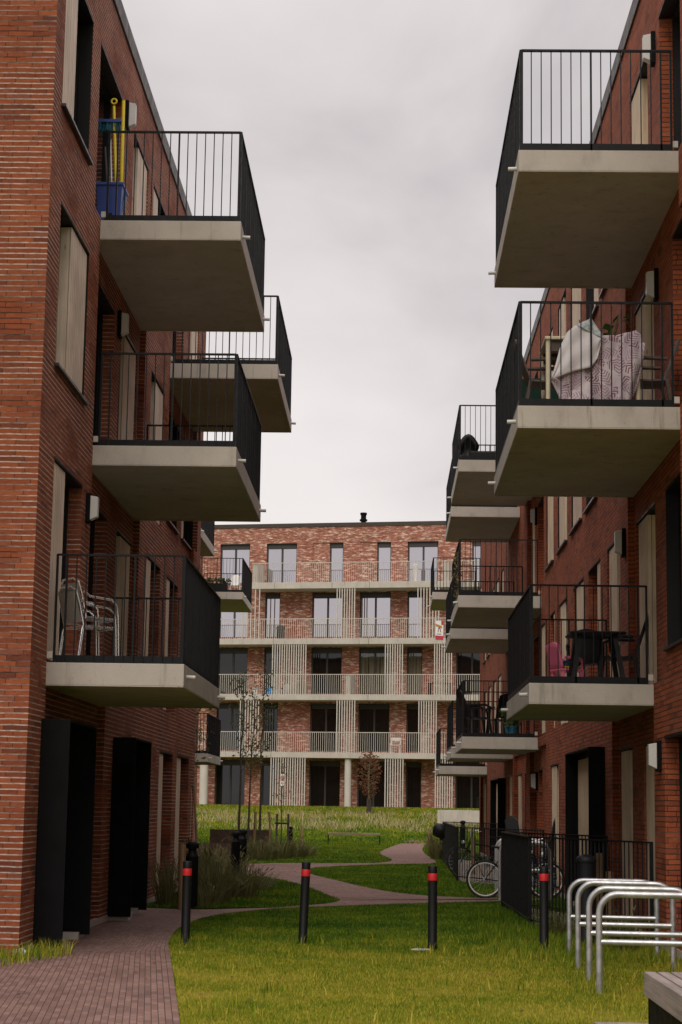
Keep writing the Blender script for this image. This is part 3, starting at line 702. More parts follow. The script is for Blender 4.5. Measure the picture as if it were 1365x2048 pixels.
P = [blades('g', [lawn1], (-3.2, 3.3, 12.5, 17.5), 4200, .012, .034, .003, .006, 'blade', .9, keep=turf_keep), blades('g', [lawn1], (-3.2, 3.3, 17.5, 24), 3000, .014, .040, .0035, .007, 'blade', .9, keep=turf_keep),
     blades('g', [lawn1], (-3.2, 3.3, 24, 34.5), 1700, .012, .036, .005, .009, 'blade', .9),
     blades('g', [island], (-6, 0, 29, 46), 900, .015, .055, .006, .012, 'blade', .8), blades('g', [lawn2], (-2.2, 3.3, 34, 58), 700, .012, .045, .007, .013, 'blade', .8),
     blades('g', [lawn3, lawn4], (-9, 3.3, 51, 86), 200, .015, .05, .013, .028, 'blade', .8),
     # longer tufts that escaped the mower round posts and along the edges
     blades('g', [lawn1], (1.2, 3.2, 20.5, 30), 700, .05, .15, .004, .008, 'blade', .6),
     *[blades('g', [[(px - .2, py - .2), (px + .2, py - .2), (px + .2, py + .2), (px - .2, py + .2)]], (px - .2, px + .2, py - .2, py + .2), 900, .04, .15, .004, .008, 'blade', .7) for px, py in ((-2.31, 22.04), (-.97, 22.44), (.54, 21.85), (1.84, 22.16), (2.06, 21.4), (1.99, 19.75), (1.95, 18.3), (1.91, 17.09), (2.42, 23), (3.0, 21.2), (2.95, 19.6))],
     blades('g', [lawn1], (-2.2, 3.0, 13, 24), 60, .06, .12, .008, .016, 'blade', .5, keep=lambda x, y: np.sin(x * 3.1 + y) * np.sin(y * 2.3 - x * 1.2) > .25),
     blades('g', [[(-4.6, 18.5), (-3.75, 18.6), (-3.3, 20.2), (-3.45, 20.8), (-4.2, 20.6)]], (-4.7, -3.3, 18.4, 20.9), 650, .05, .2, .005, .010, 'blade', .8)]
tag(mesh_blades('lawn_grass', P, 'blade'), 'short mown turf, yellowed in front and green beyond the brick path', 'grass', kind='stuff')
def dry_keep(x, y): return (np.sin(x * 1.7 + y * .9) + np.sin(x * .63 - y * 1.9) + rng.uniform(-1.2, 1.2, len(x))) > -.5
P = [blades('d', [[(-16, 89.6), (12, 89.6), (12, 95.0), (-16, 95.0)]], (-14, 8, 89.6, 95.0), 70, .08, .32, .02, .045, 'straw', .8, keep=dry_keep)]
tag(mesh_blades('dry_grass', P, 'straw'), 'tall straw coloured grass standing on the bank before the end block', 'grass', kind='stuff')
P = [blades('d', [[(-16, 84.5), (12, 84.5), (12, 104), (-16, 104)]], (-14, 8, 84.5, 101), 130, .03, .11, .025, .05, 'blade', .8)]
tag(mesh_blades('bank_grass', P, 'blade'), 'bright green rough grass covering the raised bank at the far end', 'grass', kind='stuff')

m = MB()
for i in range(170):
    y = random.uniform(13.5, 60) if i % 3 else random.uniform(13.5, 26); x = random.uniform(-4.5, 3.0)
    if x < -3.7 and y > 19: x += 2
    r = random.uniform(.015, .035); a = random.uniform(0, 6.28); ca_, sa_ = math.cos(a) * r, math.sin(a) * r; h = float(gz(x, y)) + random.uniform(.02, .045)
    m.add([(x - ca_, y - sa_, h), (x + sa_ * .6, y - ca_ * .6, h + random.uniform(0, .012)), (x + ca_, y + sa_, h + random.uniform(0, .015)), (x - sa_ * .6, y + ca_ * .6, h)], [(0, 1, 2, 3)])
tag(m.build('fallen_leaves', 'leafbr'), 'small brown fallen leaves scattered over lawn and brick path', 'leaves', kind='stuff')

# ------------------------------------------------------------------ bollards
def red_bollard():
    t = thing('bollard', '', 'bollard')
    a = MB(); a.lathe([(.075, 0), (.075, .012), (.058, .02), (.052, .03), (.052, .80)], n=24); a.build('post', 'black_plastic', t, smooth=40)
    b = MB(); b.lathe([(.0535, .79), (.0545, .795), (.0545, .865), (.0535, .87)], n=24); b.build('reflector_band', 'red', t, smooth=40)
    c = MB(); c.lathe([(.052, .868), (.052, .948), (.049, .953), (.02, .954)], n=24); c.build('cap', 'black_plastic', t, smooth=40)
    return t
b0 = red_bollard()
RB = [(-2.31, 22.04, 0, 'slim black red-banded bollard at the brick path edge before the tall grass'), (-.97, 22.44, R(1.8), 'slim black red-banded bollard second from the brick path, alone on open lawn'),
      (.54, 21.78, R(.2), 'slim black red-banded bollard with bare patch and pale stone at its foot'), (1.84, 22.16, R(3.2), 'slim black red-banded bollard leaning beside the steel bike hoops')]
for i, (x, y, tilt, lab) in enumerate(RB):
    o = b0 if i == 0 else dup(b0, (x, y, 0))
    o.location = (x, y, 0); o.rotation_euler = (R(-1) if i == 3 else 0, -tilt, random.uniform(0, 6)); o['label'] = lab; o['group'] = 'slim red-banded bollards'
st = MB(); st.lathe([(.03, 0), (.10, .005), (.11, .02), (.07, .035)], n=9); so = tag(st.build('stone', 'concrete_b', loc=(.42, 21.75, 0), smooth=50), 'flat pale stone lying at the foot of a red-banded bollard', 'stone'); so.scale = (1.3, .7, .8)
def lamp_bollard():
    t = thing('lamp_bollard', '', 'bollard light')
    a = MB(); a.lathe([(.13, 0), (.13, .015), (.10, .02), (.10, .80)], n=24); a.build('post', 'matt_black', t, smooth=40)
    l = MB(); l.lathe([(.10, .80), (.07, .86), (.062, .90), (.07, .925)], n=24); l.build('lamp_neck', 'dark', t, smooth=40)
    c = MB(); c.lathe([(.07, .925), (.105, .93), (.105, .985), (.085, 1.01), (.03, 1.03)], n=24); c.build('cap', 'matt_black', t, smooth=40); return t
lb = lamp_bollard()
for i, (x, y, s, lab) in enumerate([(-3.33, 41.9, 1, 'thick black lamp bollard in the tall grass beside the curving path'), (-3.45, 45.5, 1, 'thick black lamp bollard just behind the nearest one on the path bend'), (-3.62, 71.7, .8, 'black lamp bollard far off between a wooden stake and dry stems'),
                                    (-3.03, 29.6, 1, 'black lamp bollard hidden behind a red-banded bollard near the wall'), (2.99, 74.0, 1.1, 'black lamp bollard standing beyond the terrace railing near the concrete wall'), (1.85, 62, .95, 'black lamp bollard whose cap rises over the far terrace corner')]):
    o = lb if i == 0 else dup(lb, (x, y, 0))
    o.location = (x, y, 0); o.scale = (s if i > 1 else 1, s if i > 1 else 1, s); o['label'] = lab; o['group'] = 'black lamp bollards'
t = thing('vent_bollard', 'wide dark grey dome-topped bollard behind the steel bike hoops', 'bollard', (2.42, 23.0, 0))
a = MB(); a.lathe([(.125, 0), (.112, .02), (.112, .985)], n=28); a.build('post', 'dark', t, smooth=40)
a = MB(); a.lathe([(.122, .985), (.124, .995), (.124, 1.03), (.105, 1.055), (.06, 1.075), (.02, 1.082)], n=28); a.build('cap', 'dark', t, smooth=40)

# wooden stakes
for x, y, h, r, lab in [(-3.14, 29.2, .99, .05, 'square brown stake behind the red-banded bollard by the path'), (-3.21, 72.0, .78, .05, 'thin brown stake far off beside a black lamp bollard'), (1.81, 80, .74, .06, 'brown stake at the edge of the distant path'),
                        (3.02, 25.7, .80, .055, 'yellow wooden post rising behind the steel bike hoops'), (3.08, 27.4, 1.0, .055, 'brown wooden post standing before the black door portal'), (2.08, 45.3, .93, .05, 'dark-capped wooden post behind the far terrace railing'), (2.28, 36.8, 1.0, .07, 'thick wooden post behind the rear bicycle wheel')]:
    m = MB(); m.lathe([(r, 0), (r, h - .01), (r * .85, h)], n=10)
    tag(m.build('wooden_stake', 'stake', loc=(x, y, 0), smooth=40), lab, 'stake')

# ------------------------------------------------------------------ bike hoops, bench, grate
def hoop(w, h, r=.03):
    t = thing('bike_hoop', '', 'bike rack'); m = MB(); c = .17; pts = [(0, 0, -.05), (0, 0, h - c)]
    for k in range(1, 8): a = math.pi / 2 * k / 8; pts.append((c - c * math.cos(a), 0, h - c + c * math.sin(a)))
    pts += [(c, 0, h), (w - c, 0, h)]
    for k in range(1, 8): a = math.pi / 2 * k / 8; pts.append((w - c + c * math.sin(a), 0, h - c + c * math.cos(a)))
    pts += [(w, 0, h - c), (w, 0, -.05)]
    m.tube(pts, r, 14); m.build('hoop_tube', 'steel', t, smooth=50)
    q = MB(); q.tube([(.0, 0, .43), (w, 0, .43)], .026, 12); q.build('cross_bar', 'steel', t, smooth=50); return t
h0 = hoop(.97, .83)
HP = [(2.06, 21.4, -.40 / .97, 'galvanised steel bike hoop, rearmost of the near four'), (1.99, 19.75, -.27, 'galvanised steel bike hoop, third counting from the wooden bench'), (1.95, 18.3, -.22, 'galvanised steel bike hoop, second counting from the wooden bench'), (1.91, 17.09, -.18, 'galvanised steel bike hoop nearest the wooden bench')]
for i, (x, y, rz, lab) in enumerate(HP):
    o = h0 if i == 0 else dup(h0, (x, y, 0))
    o.location = (x, y, 0); o.rotation_euler = (0, 0, [-.10, -.10, -.09, -.08][i]); o.scale = (1, 1, [1.0, 1.045, 1.05, 1.05][i]); o['label'] = lab; o['group'] = 'near steel bike hoops'
for x, y, lab in [(2.04, 34.1, 'steel bike hoop holding the white-rimmed bicycle, in front of its two neighbours'), (2.1, 35.7, 'steel bike hoop in the middle behind the parked bicycle'), (2.16, 37.3, 'steel bike hoop farthest back beside the parked bicycles')]:
    o = dup(h0, (x, y, 0), 0, lab, 'far steel bike hoops', (.93, 1, 1.22))

t = thing('bench', 'slatted weathered wooden bench on a black steel base at the lower right corner', 'bench', (2.3, 12.4, 0))
for i in range(6):
    m = MB(); x = -.40 + i * .098; m.box(x, x + .082, -2.2, 1.68, (.28 if i == 0 else .37), .45)
    m.build('slat', 'bench_wood', t, bevel=.006)
m = MB(); m.box(-.36, .22, -2.0, 1.66, -.02, .06); m.box(-.375, -.345, -2.0, 1.66, -.02, .30); m.box(.18, .21, -2.0, 1.66, -.02, .36); m.box(-.375, .21, 1.60, 1.66, -.02, .365); m.build('base', 'matt_black', t, bevel=.004)
t = thing('bench', 'low backless bench on thin black legs across the distant lawn', 'bench', (-1.38, 80.9, 0))
for i in range(4):
    m = MB(); y = -.22 + i * .115; m.box(-1.12, 1.12, y, y + .10, .40, .49); m.build('slat', 'far_bench_wood', t, bevel=.006)
for x in (-1.1, 1.1):
    m = MB(); m.box(x - .02, x + .02, -.2, .2, 0, .05); m.box(x - .02, x + .02, -.21, -.17, 0, .41); m.box(x - .02, x + .02, .17, .21, 0, .41); m.build('leg', 'matt_black', t)
t = thing('drain_grate', 'slatted brown drain grate set in the grass beside the wooden bench', 'grate', (1.72, 14.35, 0))
m = MB()
for i in range(9): m.box(-.13, .30, -.28 + i * .06, -.28 + i * .06 + .042, .005, .03)
m.build('bars', 'bench_wood', t, bevel=.003)
m = MB(); m.box(-.15, .32, -.30, .27, -.03, .012); m.build('frame', 'sill', t)

# ------------------------------------------------------------------ terrace railings
def fence(lab, pts, h, z=.05):
    t = thing('terrace_railing', lab, 'railing', (pts[0][0], pts[0][1], 0)); ox, oy = pts[0]
    for (a, b) in zip(pts[:-1], pts[1:]):
        m = MB(); p0 = (a[0] - ox, a[1] - oy); p1 = (b[0] - ox, b[1] - oy); L = math.dist(p0, p1); n = max(2, round(L / .112))
        for i in range(1, n):
            x, y = p0[0] + (p1[0] - p0[0]) * i / n, p0[1] + (p1[1] - p0[1]) * i / n
            m.box(x - .007, x + .007, y - .012, y + .012, z - .02, h)
        m.bar((p0[0], p0[1], h), (p1[0], p1[1], h), .05, .022); m.bar((p0[0], p0[1], z + .05), (p1[0], p1[1], z + .05), .03, .02)
        m.build('rail_panel', 'dark', t)
    for (x, y) in pts:
        m = MB(); m.box(x - ox - .022, x - ox + .022, y - oy - .022, y - oy + .022, -.1, h + .012); m.build('post', 'dark', t)
    return t
fence('black bar railing round the near terrace beside the bike hoops', [(3.24, 28.0), (1.93, 31.5), (2.0, 26.4), (3.24, 23.25)], 1.23)
fence('black bar railing round the far terrace behind the parked bicycles', [(3.24, 55.0), (1.76, 58.7), (1.6, 42.5), (3.24, 39.2)], 1.18)

# ------------------------------------------------------------------ bicycles
def bicycle(lab, loc, rz, tyre, rim, flip=False):
    t = thing('bicycle', lab, 'bicycle', loc, rz, 'bicycles parked by the terraces'); wb = 1.1; rr = .345
    for k, x in enumerate((0, wb)):
        m = MB(); m.torus((x, 0, rr), rr - .022, .021, 48, 8); w = m.build('wheel', tyre, t, smooth=60)
        q = MB(); q.torus((x, 0, rr), rr - .052, .012, 48, 6); q.build('rim', rim, w, smooth=60)
        s = MB()
        for i in range(18):
            a = 2 * math.pi * i / 18; b = a + (.5 if i % 2 else -.5); s.tube([(x + .025 * math.cos(b), (.03 if i % 4 < 2 else -.03), rr + .025 * math.sin(b)), (x + (rr - .05) * math.cos(a), 0, rr + (rr - .05) * math.sin(a))], .0022, 4, False)
        s.lathe([(.022, -.045), (.03, -.03), (.03, .03), (.022, .045)], (x, 0, rr), 12, 'Y'); s.build('spokes', 'steel', w)
    f = MB(); bb = (.44, 0, .30); st_ = (.27, 0, .80); hd = (wb - .22, 0, .82); hd2 = (wb - .16, 0, .60)
    for a, b, r in ((bb, st_, .017), (bb, hd2, .02), ((.31, 0, .70), (hd[0] + .01, 0, .76), .017), (hd, hd2, .02)): f.tube([a, b], r, 8)
    for sy in (-.05, .05):
        f.tube([(0, sy, rr), (bb[0], sy * .5, bb[2])], .010, 6); f.tube([(0, sy, rr), (.29, sy * .4, .74)], .009, 6); f.tube([(wb, sy, rr), (hd2[0] + .01, sy * .6, .62)], .013, 6)
    f.build('frame', 'black_plastic', t, smooth=50)
    for x in (0, wb):
        m = MB(); m.grid(lambda u, v: (x + (rr + .03) * math.cos(R(15 + 165 * u)), -.028 + .056 * v, rr + (rr + .03) * math.sin(R(15 + 165 * u))), 20, 2); m.build('mudguard', 'black_plastic', t, solid=.006)
    m = MB(); m.tube([(st_[0] + .015, 0, .76), (st_[0] - .03, 0, .93)], .013, 8); m.lathe([(.012, 0), (.02, .05)], (st_[0] - .03, 0, .88), 8)
    m.grid(lambda u, v: (st_[0] - .15 + .28 * u, (v - .5) * (.17 * (1 - u) ** 1.2 + .04), .955 - .02 * math.sin(math.pi * u) - .02 * abs(v - .5)), 8, 6); m.build('saddle', 'black_rubber', t, solid=.03)
    m = MB(); m.tube([hd, (hd[0] - .02, 0, .98), (hd[0] - .03, 0, 1.02)], .014, 8)
    m.tube([(hd[0] - .22, -.29, 1.06), (hd[0] - .08, -.25, 1.08), (hd[0] - .02, -.1, 1.04), (hd[0] - .03, 0, 1.02), (hd[0] - .02, .1, 1.04), (hd[0] - .08, .25, 1.08), (hd[0] - .22, .29, 1.06)], .011, 8); m.build('handlebar', 'alu', t, smooth=50)
    m = MB(); m.lathe([(.085, -.006), (.085, .006)], (bb[0], -.06, bb[2]), 20, 'Y'); m.tube([(bb[0], -.07, bb[2]), (bb[0] + .05, -.08, bb[2] - .16), (bb[0] + .05, -.17, bb[2] - .16)], .011, 6); m.tube([(bb[0], .07, bb[2]), (bb[0] - .05, .08, bb[2] + .16), (bb[0] - .05, .17, bb[2] + .16)], .011, 6); m.build('crank', 'steel', t, smooth=40)
    m = MB(); m.box(-.28, .16, -.06, .06, .735, .75); m.tube([(-.2, .06, .74), (0, .06, rr)], .006, 5); m.tube([(-.2, -.06, .74), (0, -.06, rr)], .006, 5); m.build('luggage_rack', 'black_plastic', t)
    m = MB(); m.lathe([(.02, 0), (.04, .02), (.045, .06), (.04, .065)], (hd2[0] + .07, 0, .80), 12, 'X'); m.build('headlight', 'white', t, smooth=40)
    return t
M['bluetyre'] = plain('blue_tyre', (.02, .06, .16), .6)
bicycle('black bicycle whose white-rimmed back wheel shows beside the near terrace railing', (1.80, 34.5, 0), R(-2), 'black_rubber', 'white')
bicycle('bicycle with a dark blue tyre, mostly hidden behind the near terrace railing', (3.02, 35.3, 0), R(104), 'bluetyre', 'alu')
bicycle('bicycle with a white headlamp, behind the far terrace railing', (2.9, 46.0, 0), R(186), 'black_rubber', 'alu')
m = MB(); m.lathe([(.05, -.2), (.19, -.17), (.25, -.05), (.25, .08), (.2, .18), (.06, .22)], n=18); bg = m.build('bag', 'black_plastic', loc=(1.62, 56.5, .92), smooth=60)
tag(bg, 'round black bag hanging at the outer corner of the far terrace railing', 'bag'); bg.rotation_euler = (.2, .3, 0)

# ------------------------------------------------------------------ plants and trees
def leaf_cloud(m, centers, n, size, spread, flat=.5):
    for _ in range(n):
        c = random.choice(centers); p = Vector(c) + Vector((random.gauss(0, spread), random.gauss(0, spread), random.gauss(0, spread * flat)))
        a = Vector((random.uniform(-1, 1), random.uniform(-1, 1), random.uniform(-1, 1))).normalized(); b = a.cross(Vector((random.uniform(-1, 1), random.uniform(-1, 1), .3))).normalized()
        s = size * random.uniform(.5, 1.25)
        m.add([p - a * s, p - b * s * .45, p + a * s, p + b * s * .45], [(0, 1, 2, 3)])
def sapling(lab, loc, h, lean, bark, leaf, nl, lsize, crown0=.45, r=.05, stakes=0, spread=.16, nb=22, blen=.9, group='saplings'):
    t = thing('young_tree', lab, 'tree', loc, 0, group); m = MB()
    P = [Vector((lean[0] * h * k ** 1.3 + random.gauss(0, .03) * k, lean[1] * h * k, h * k)) for k in [i / 9 for i in range(10)]]
    m.tube(P, [r * (1 - .85 * i / 9) for i in range(10)], 8); tips = []
    for i in range(nb):
        k = crown0 + (1 - crown0) * (i + random.random()) / nb; j = min(int(k * 9), 8); b = P[j].lerp(P[j + 1], k * 9 - j); a = random.uniform(0, 6.28)
        L = blen * (1.05 - .75 * k) * random.uniform(.6, 1.2); d = Vector((math.cos(a) * .75, math.sin(a) * .75, .8)).normalized()
        mid = b + d * L * .5; e = mid + (d + Vector((0, 0, .25))).normalized() * L * .5
        m.tube([b, mid, e], [r * .28, r * .17, .004], 5); tips += [mid, mid.lerp(e, .5), e]
        if random.random() < .7:
            a2 = a + random.choice((-1, 1)) * random.uniform(.5, 1); e2 = mid + Vector((math.cos(a2) * .7, math.sin(a2) * .7, .6)).normalized() * L * .45; m.tube([mid, e2], [r * .13, .003], 4); tips += [e2, mid.lerp(e2, .6)]
    m.build('trunk', bark, t, smooth=60)
    c = MB(); leaf_cloud(c, tips, nl, lsize, spread); c.build('crown', leaf, t)
    for i in range(stakes):
        a = 2.2 + i * 2.1; s = MB(); s.tube([(math.cos(a) * .38, math.sin(a) * .38, -.05), (math.cos(a) * .3, math.sin(a) * .3, 1.4)], .035, 7); s.build('support_stake', 'stake', t)
    return t
sapling('tall dark-stemmed sapling with thin leaves left of the brown-stemmed pair', (-4.85, 62, 0), 6.0, (.012, 0), 'bark', 'leafd', 190, .07, .42, .05)
sapling('leaning sapling with bare lower stem, between two dark-stemmed ones', (-4.4, 60, 0), 5.2, (.03, 0), 'bark', 'leafd', 140, .065, .45, .042)
sapling('tall dark-stemmed sapling propped on three crossing stakes', (-4.15, 62, 0), 6.3, (.004, 0), 'bark', 'leafd', 260, .07, .40, .045, 3)
sapling('pale leaning sapling beside the white column of the end block', (-6.6, 66, 0), 5.0, (-.10, 0), 'bark_y', 'leafd', 170, .07, .5, .05)
sapling('thin lichen-covered sapling against the corner of the left block', (-4.0, 38.6, 0), 4.7, (.0, 0), 'bark_y', 'leafd', 300, .055, .5, .035)
sapling('small bare sapling tied between two short stakes with a cross tie', (-4.05, 73, 0), 3.2, (.0, 0), 'bark', 'leafd', 70, .06, .5, .028, 0, .12, 12, .6)
t = thing('tree_stakes', 'two short stakes joined by a dark cross tie round a sapling', 'stakes', (-4.05, 73, 0))
for x in (-.2, .24):
    m = MB(); m.tube([(x, .1, -.05), (x + .02, .1, 1.28)], .04, 8); m.build('stake_post', 'bark', t)
m = MB(); m.bar((-.26, .05, .92), (.3, .05, .92), .03, .07); m.build('cross_tie', 'black_rubber', t)
# russet tree in front of the end block
t = thing('young_tree', 'small russet-leaved tree in front of the end block', 'tree', (-.9, 95.2, float(gz(0, 95.2))), 0)
m = MB(); P = [(0, 0, -.1), (.02, 0, .6), (-.02, 0, 1.3), (0, 0, 2.2), (.03, 0, 3.0)]; m.tube(P, [.06, .05, .045, .03, .01], 8); tips = []
for i in range(46):
    k = .28 + .7 * i / 46; z = 3.0 * k; a = i * 2.4; L = (.60 * math.sin(math.pi * min(1, (k - .2) / .86)) + .08) * random.uniform(.75, 1.1); e = (math.cos(a) * L, math.sin(a) * L, z + L * .45); m.tube([(0, 0, z), e], [.014, .004], 4); tips += [Vector(e), Vector((e[0] * .6, e[1] * .6, z + L * .27))]
m.build('trunk', 'bark_y', t); c = MB(); leaf_cloud(c, tips, 950, .065, .08, .9); c.build('crown', 'leafbr', t)
m = MB(); m.tube([(-.06, -.12, -.1), (-.04, -.1, .75)], .06, 7); m.tube([(.1, -.05, -.1), (.08, -.05, .7)], .05, 7); m.build('support_stake', 'bark', t)
def clump(lab, loc, n, h, spread, mat='strawg', plume=0):
    V = []; m = MB()
    for i in range(n):
        a = random.uniform(0, 6.28); r0 = random.random() ** .7 * spread * .45; hh = h * random.uniform(.5, 1.1); o = spread * random.uniform(.1, .9)
        w = random.uniform(.0022, .005) * (1 + loc[1] / 60); b = Vector((math.cos(a) * r0, math.sin(a) * r0, 0)); d = Vector((math.cos(a + random.gauss(0, .5)), math.sin(a + random.gauss(0, .5)), 0)); s = Vector((-d.y, d.x, 0)) * w
        p1 = b + d * o * .3 + Vector((0, 0, hh * .62)); p2 = b + d * o * .72 + Vector((0, 0, hh)); p3 = b + d * o * 1.1 + Vector((0, 0, hh * random.uniform(.75, 1.02)))
        k = len(m.v); m.v += [tuple(x) for x in (b - s, b + s, p1 + s, p1 - s, p2 + s * .7, p2 - s * .7, p3)]; m.f += [(k, k + 1, k + 2, k + 3), (k + 3, k + 2, k + 4, k + 5), (k + 5, k + 4, k + 6)]
    for i in range(plume):
        a = random.uniform(0, 6.28); d = Vector((math.cos(a) * .35, math.sin(a) * .35, 0)); p = [Vector((0, 0, .1)), d * .6 * spread + Vector((0, 0, h * 1.0)), d * 1.5 * spread + Vector((0, 0, h * 1.35))]
        m.tube(p, [.004, .003, .002], 4); q = p[1].lerp(p[2], .55); m.tube([q, p[2]], [.016, .004], 5)
    return tag(m.build('ornamental_grass', mat, loc=loc), lab, 'grass clump', 'clumps of ornamental grass', 'thing')
CL = [(-3.5, 30.6, 170, .72, .45, 0, 'dark green grass clump at the foot of the left wall'), (-2.8, 31.3, 260, .66, .6, 4, 'big drooping grass clump right behind the leftmost red-banded bollard'), (-2.5, 33.2, 280, .55, .65, 7, 'arching grass clump with pale plumes on the grass island'), (-2.45, 36.5, 170, .32, .6, 3, 'low browned grass clump on the island near the thick lamp bollard'),
      (-3.4, 33.9, 170, .75, .5, 5, 'grass clump between the left wall and the island'), (-3.5, 44.0, 170, .5, .6, 4, 'straw-tipped grass clump behind the thick lamp bollard'), (-2.9, 30.2, 100, .36, .45, 0, 'short sprawling tuft at the brick path edge'),
      (-3.75, 56.0, 240, .55, .7, 3, 'bushy grass clump behind the far path bend, left end'), (-3.2, 57.5, 240, .62, .7, 3, 'bushy grass clump behind the far path bend, in the middle'), (-2.75, 59.5, 220, .5, .6, 3, 'bushy grass clump behind the far path bend, right end'), (-2.5, 61.5, 130, .32, .5, 2, 'low straw tuft beside the far bushy clumps'), (-4.5, 61.5, 180, .6, .8, 0, 'grass clump at the foot of the saplings'),
      (-4.3, 46.5, 180, .6, .7, 3, 'grass clump spilling before the rusty steel planter'), (1.62, 60.0, 200, .55, .5, 0, 'grass clump at the outer corner of the far terrace'), (1.72, 64.5, 190, .7, .5, 0, 'grass clump between the distant path and the right block'), (2.75, 21.9, 200, .4, .35, 2, 'dry tuft among the legs of the bike hoops'), (2.2, 24.4, 140, .28, .4, 0, 'short tuft beside the near terrace edge')]
for x, y, n, h, sp, pl, lab in CL: clump(lab, (x, y, 0), n, h, sp, 'strawg', pl)
t = thing('planter', 'low rusty steel planter wall beyond the left block', 'planter', (-4.7, 50.5, 0))
m = MB(); m.box(-.9, .75, 0, .04, -.1, .58); m.box(.71, .75, .04, 3, -.1, .58); m.box(-.9, -.86, .04, 3, -.1, .58); m.build('side_wall', 'corten', t); m = MB(); m.box(-.86, .71, .04, 3, -.1, .5); m.build('soil', 'bark', t)
t = thing('planter', 'long rusty steel planter wall in front of the saplings', 'planter', (-5.2, 66.5, 0), .05)
m = MB(); m.box(-1.0, 1.15, 0, .04, -.1, .74); m.box(1.11, 1.15, .04, 2.5, -.1, .74); m.box(-1.0, -.96, .04, 2.5, -.1, .74); m.build('side_wall', 'corten', t); m = MB(); m.box(-.96, 1.11, .04, 2.5, -.1, .68); m.build('soil', 'bark', t)
m = MB(); m.box(2.48, 6.5, 92.0, 92.35, .2, 1.5); tag(m.build('garden_wall', 'concrete_b', bevel=.01), 'low pale concrete wall on the bank at the far right', 'wall')
m = MB()
for i in range(26):
    a, b = random.uniform(0, 6.28), random.uniform(-1, 1); r = .055 * random.uniform(.7, 1.1); c_ = math.sqrt(1 - b * b); m.v.append((r * c_ * math.cos(a), r * c_ * math.sin(a), r * b * .8 + .04))
import bmesh
me = bpy.data.meshes.new('crumpled_paper'); bm = bmesh.new(); [bm.verts.new(v) for v in m.v]; bmesh.ops.convex_hull(bm, input=bm.verts); bm.to_mesh(me); bm.free(); me.materials.append(M['paper'])
o = bpy.data.objects.new('crumpled_paper', me); COL.objects.link(o); o.location = (-3.82, 20.05, .01); tag(o, 'crumpled white paper at the foot of the near brick corner', 'litter')

# ------------------------------------------------------------------ balcony belongings
def cafe_chair(lab, loc, rz):
    t = thing('metal_chair', lab, 'chair', loc, rz, 'stacked aluminium chairs'); r = .013
    for sx in (-.23, .23):
        m = MB(); m.tube([(sx, .24, 0), (sx, .22, .44), (sx, .20, .60), (sx, .12, .66), (sx, -.16, .68), (sx * .95, -.24, .74)], r, 8); m.build('leg', 'alu', t, smooth=60)
        m = MB(); m.tube([(sx, -.27, 0), (sx, -.22, .40), (sx * .98, -.20, .45), (sx * .96, -.26, .70), (sx * .9, -.30, .84)], r, 8); m.build('leg', 'alu', t, smooth=60)
    m = MB(); m.tube([(-.207, -.30, .84), (-.12, -.325, .885), (.12, -.325, .885), (.207, -.30, .84)], r, 8); m.build('back_frame', 'alu', t, smooth=60)
    for y in (.23, -.2): m = MB(); m.tube([(-.22, y, .437), (.22, y, .437)], r, 8); m.build('seat_rail', 'alu', t, smooth=60)
    m = MB()
    for i in range(7): y = -.19 + i * .062; m.box(-.21, .21, y, y + .045, .44, .452)
    m.build('seat', 'alu', t, bevel=.003)
    m = MB(); m.grid(lambda u, v: (-.20 + .40 * u, -.225 - .09 * v - .02 * math.sin(math.pi * u), .48 + .35 * v), 8, 4); m.build('backrest', 'matt_grey', t, solid=.006); return t
M['matt_grey'] = plain('grey_mesh', (.30, .29, .27), .7, .2, .2, 60)
cafe_chair('aluminium armchair, lower of the stacked pair on the lowest left balcony', (-3.46, 21.45, 3.165), R(-52)); cafe_chair('aluminium armchair, upper of the stacked pair on the lowest left balcony', (-3.44, 21.48, 3.265), R(-52))
def plastic_chair(lab, loc, rz, mat='black_plastic', s=1, group=None):
    t = thing('plastic_chair', lab, 'chair', loc, rz, group); t.scale = (s, s, s)
    for sx in (-1, 1):
        m = MB(); m.bar((sx * .23, .24, 0), (sx * .21, .19, .42), .05, .035, (0, 1, 0)); m.build('leg', mat, t); m = MB(); m.bar((sx * .23, -.27, 0), (sx * .20, -.2, .42), .05, .035, (0, 1, 0)); m.build('leg', mat, t)
        m = MB(); m.tube([(sx * .22, .2, .42), (sx * .25, .2, .62), (sx * .25, .1, .66), (sx * .24, -.2, .65)], [.02, .022, .025, .022], 7); m.build('arm', mat, t, smooth=60)
    m = MB(); m.grid(lambda u, v: (-.22 + .44 * u, -.21 + .43 * v, .42 - .025 * math.sin(math.pi * u) - .01 * math.sin(math.pi * v)), 8, 6); m.build('seat', mat, t, solid=.02)
    m = MB(); m.grid(lambda u, v: ((-.21 + .42 * u) * (1 - .15 * v * v), -.215 - .16 * v, .43 + .46 * v + .05 * v * math.sin(math.pi * u)), 8, 6); m.build('backrest', mat, t, solid=.018); return t
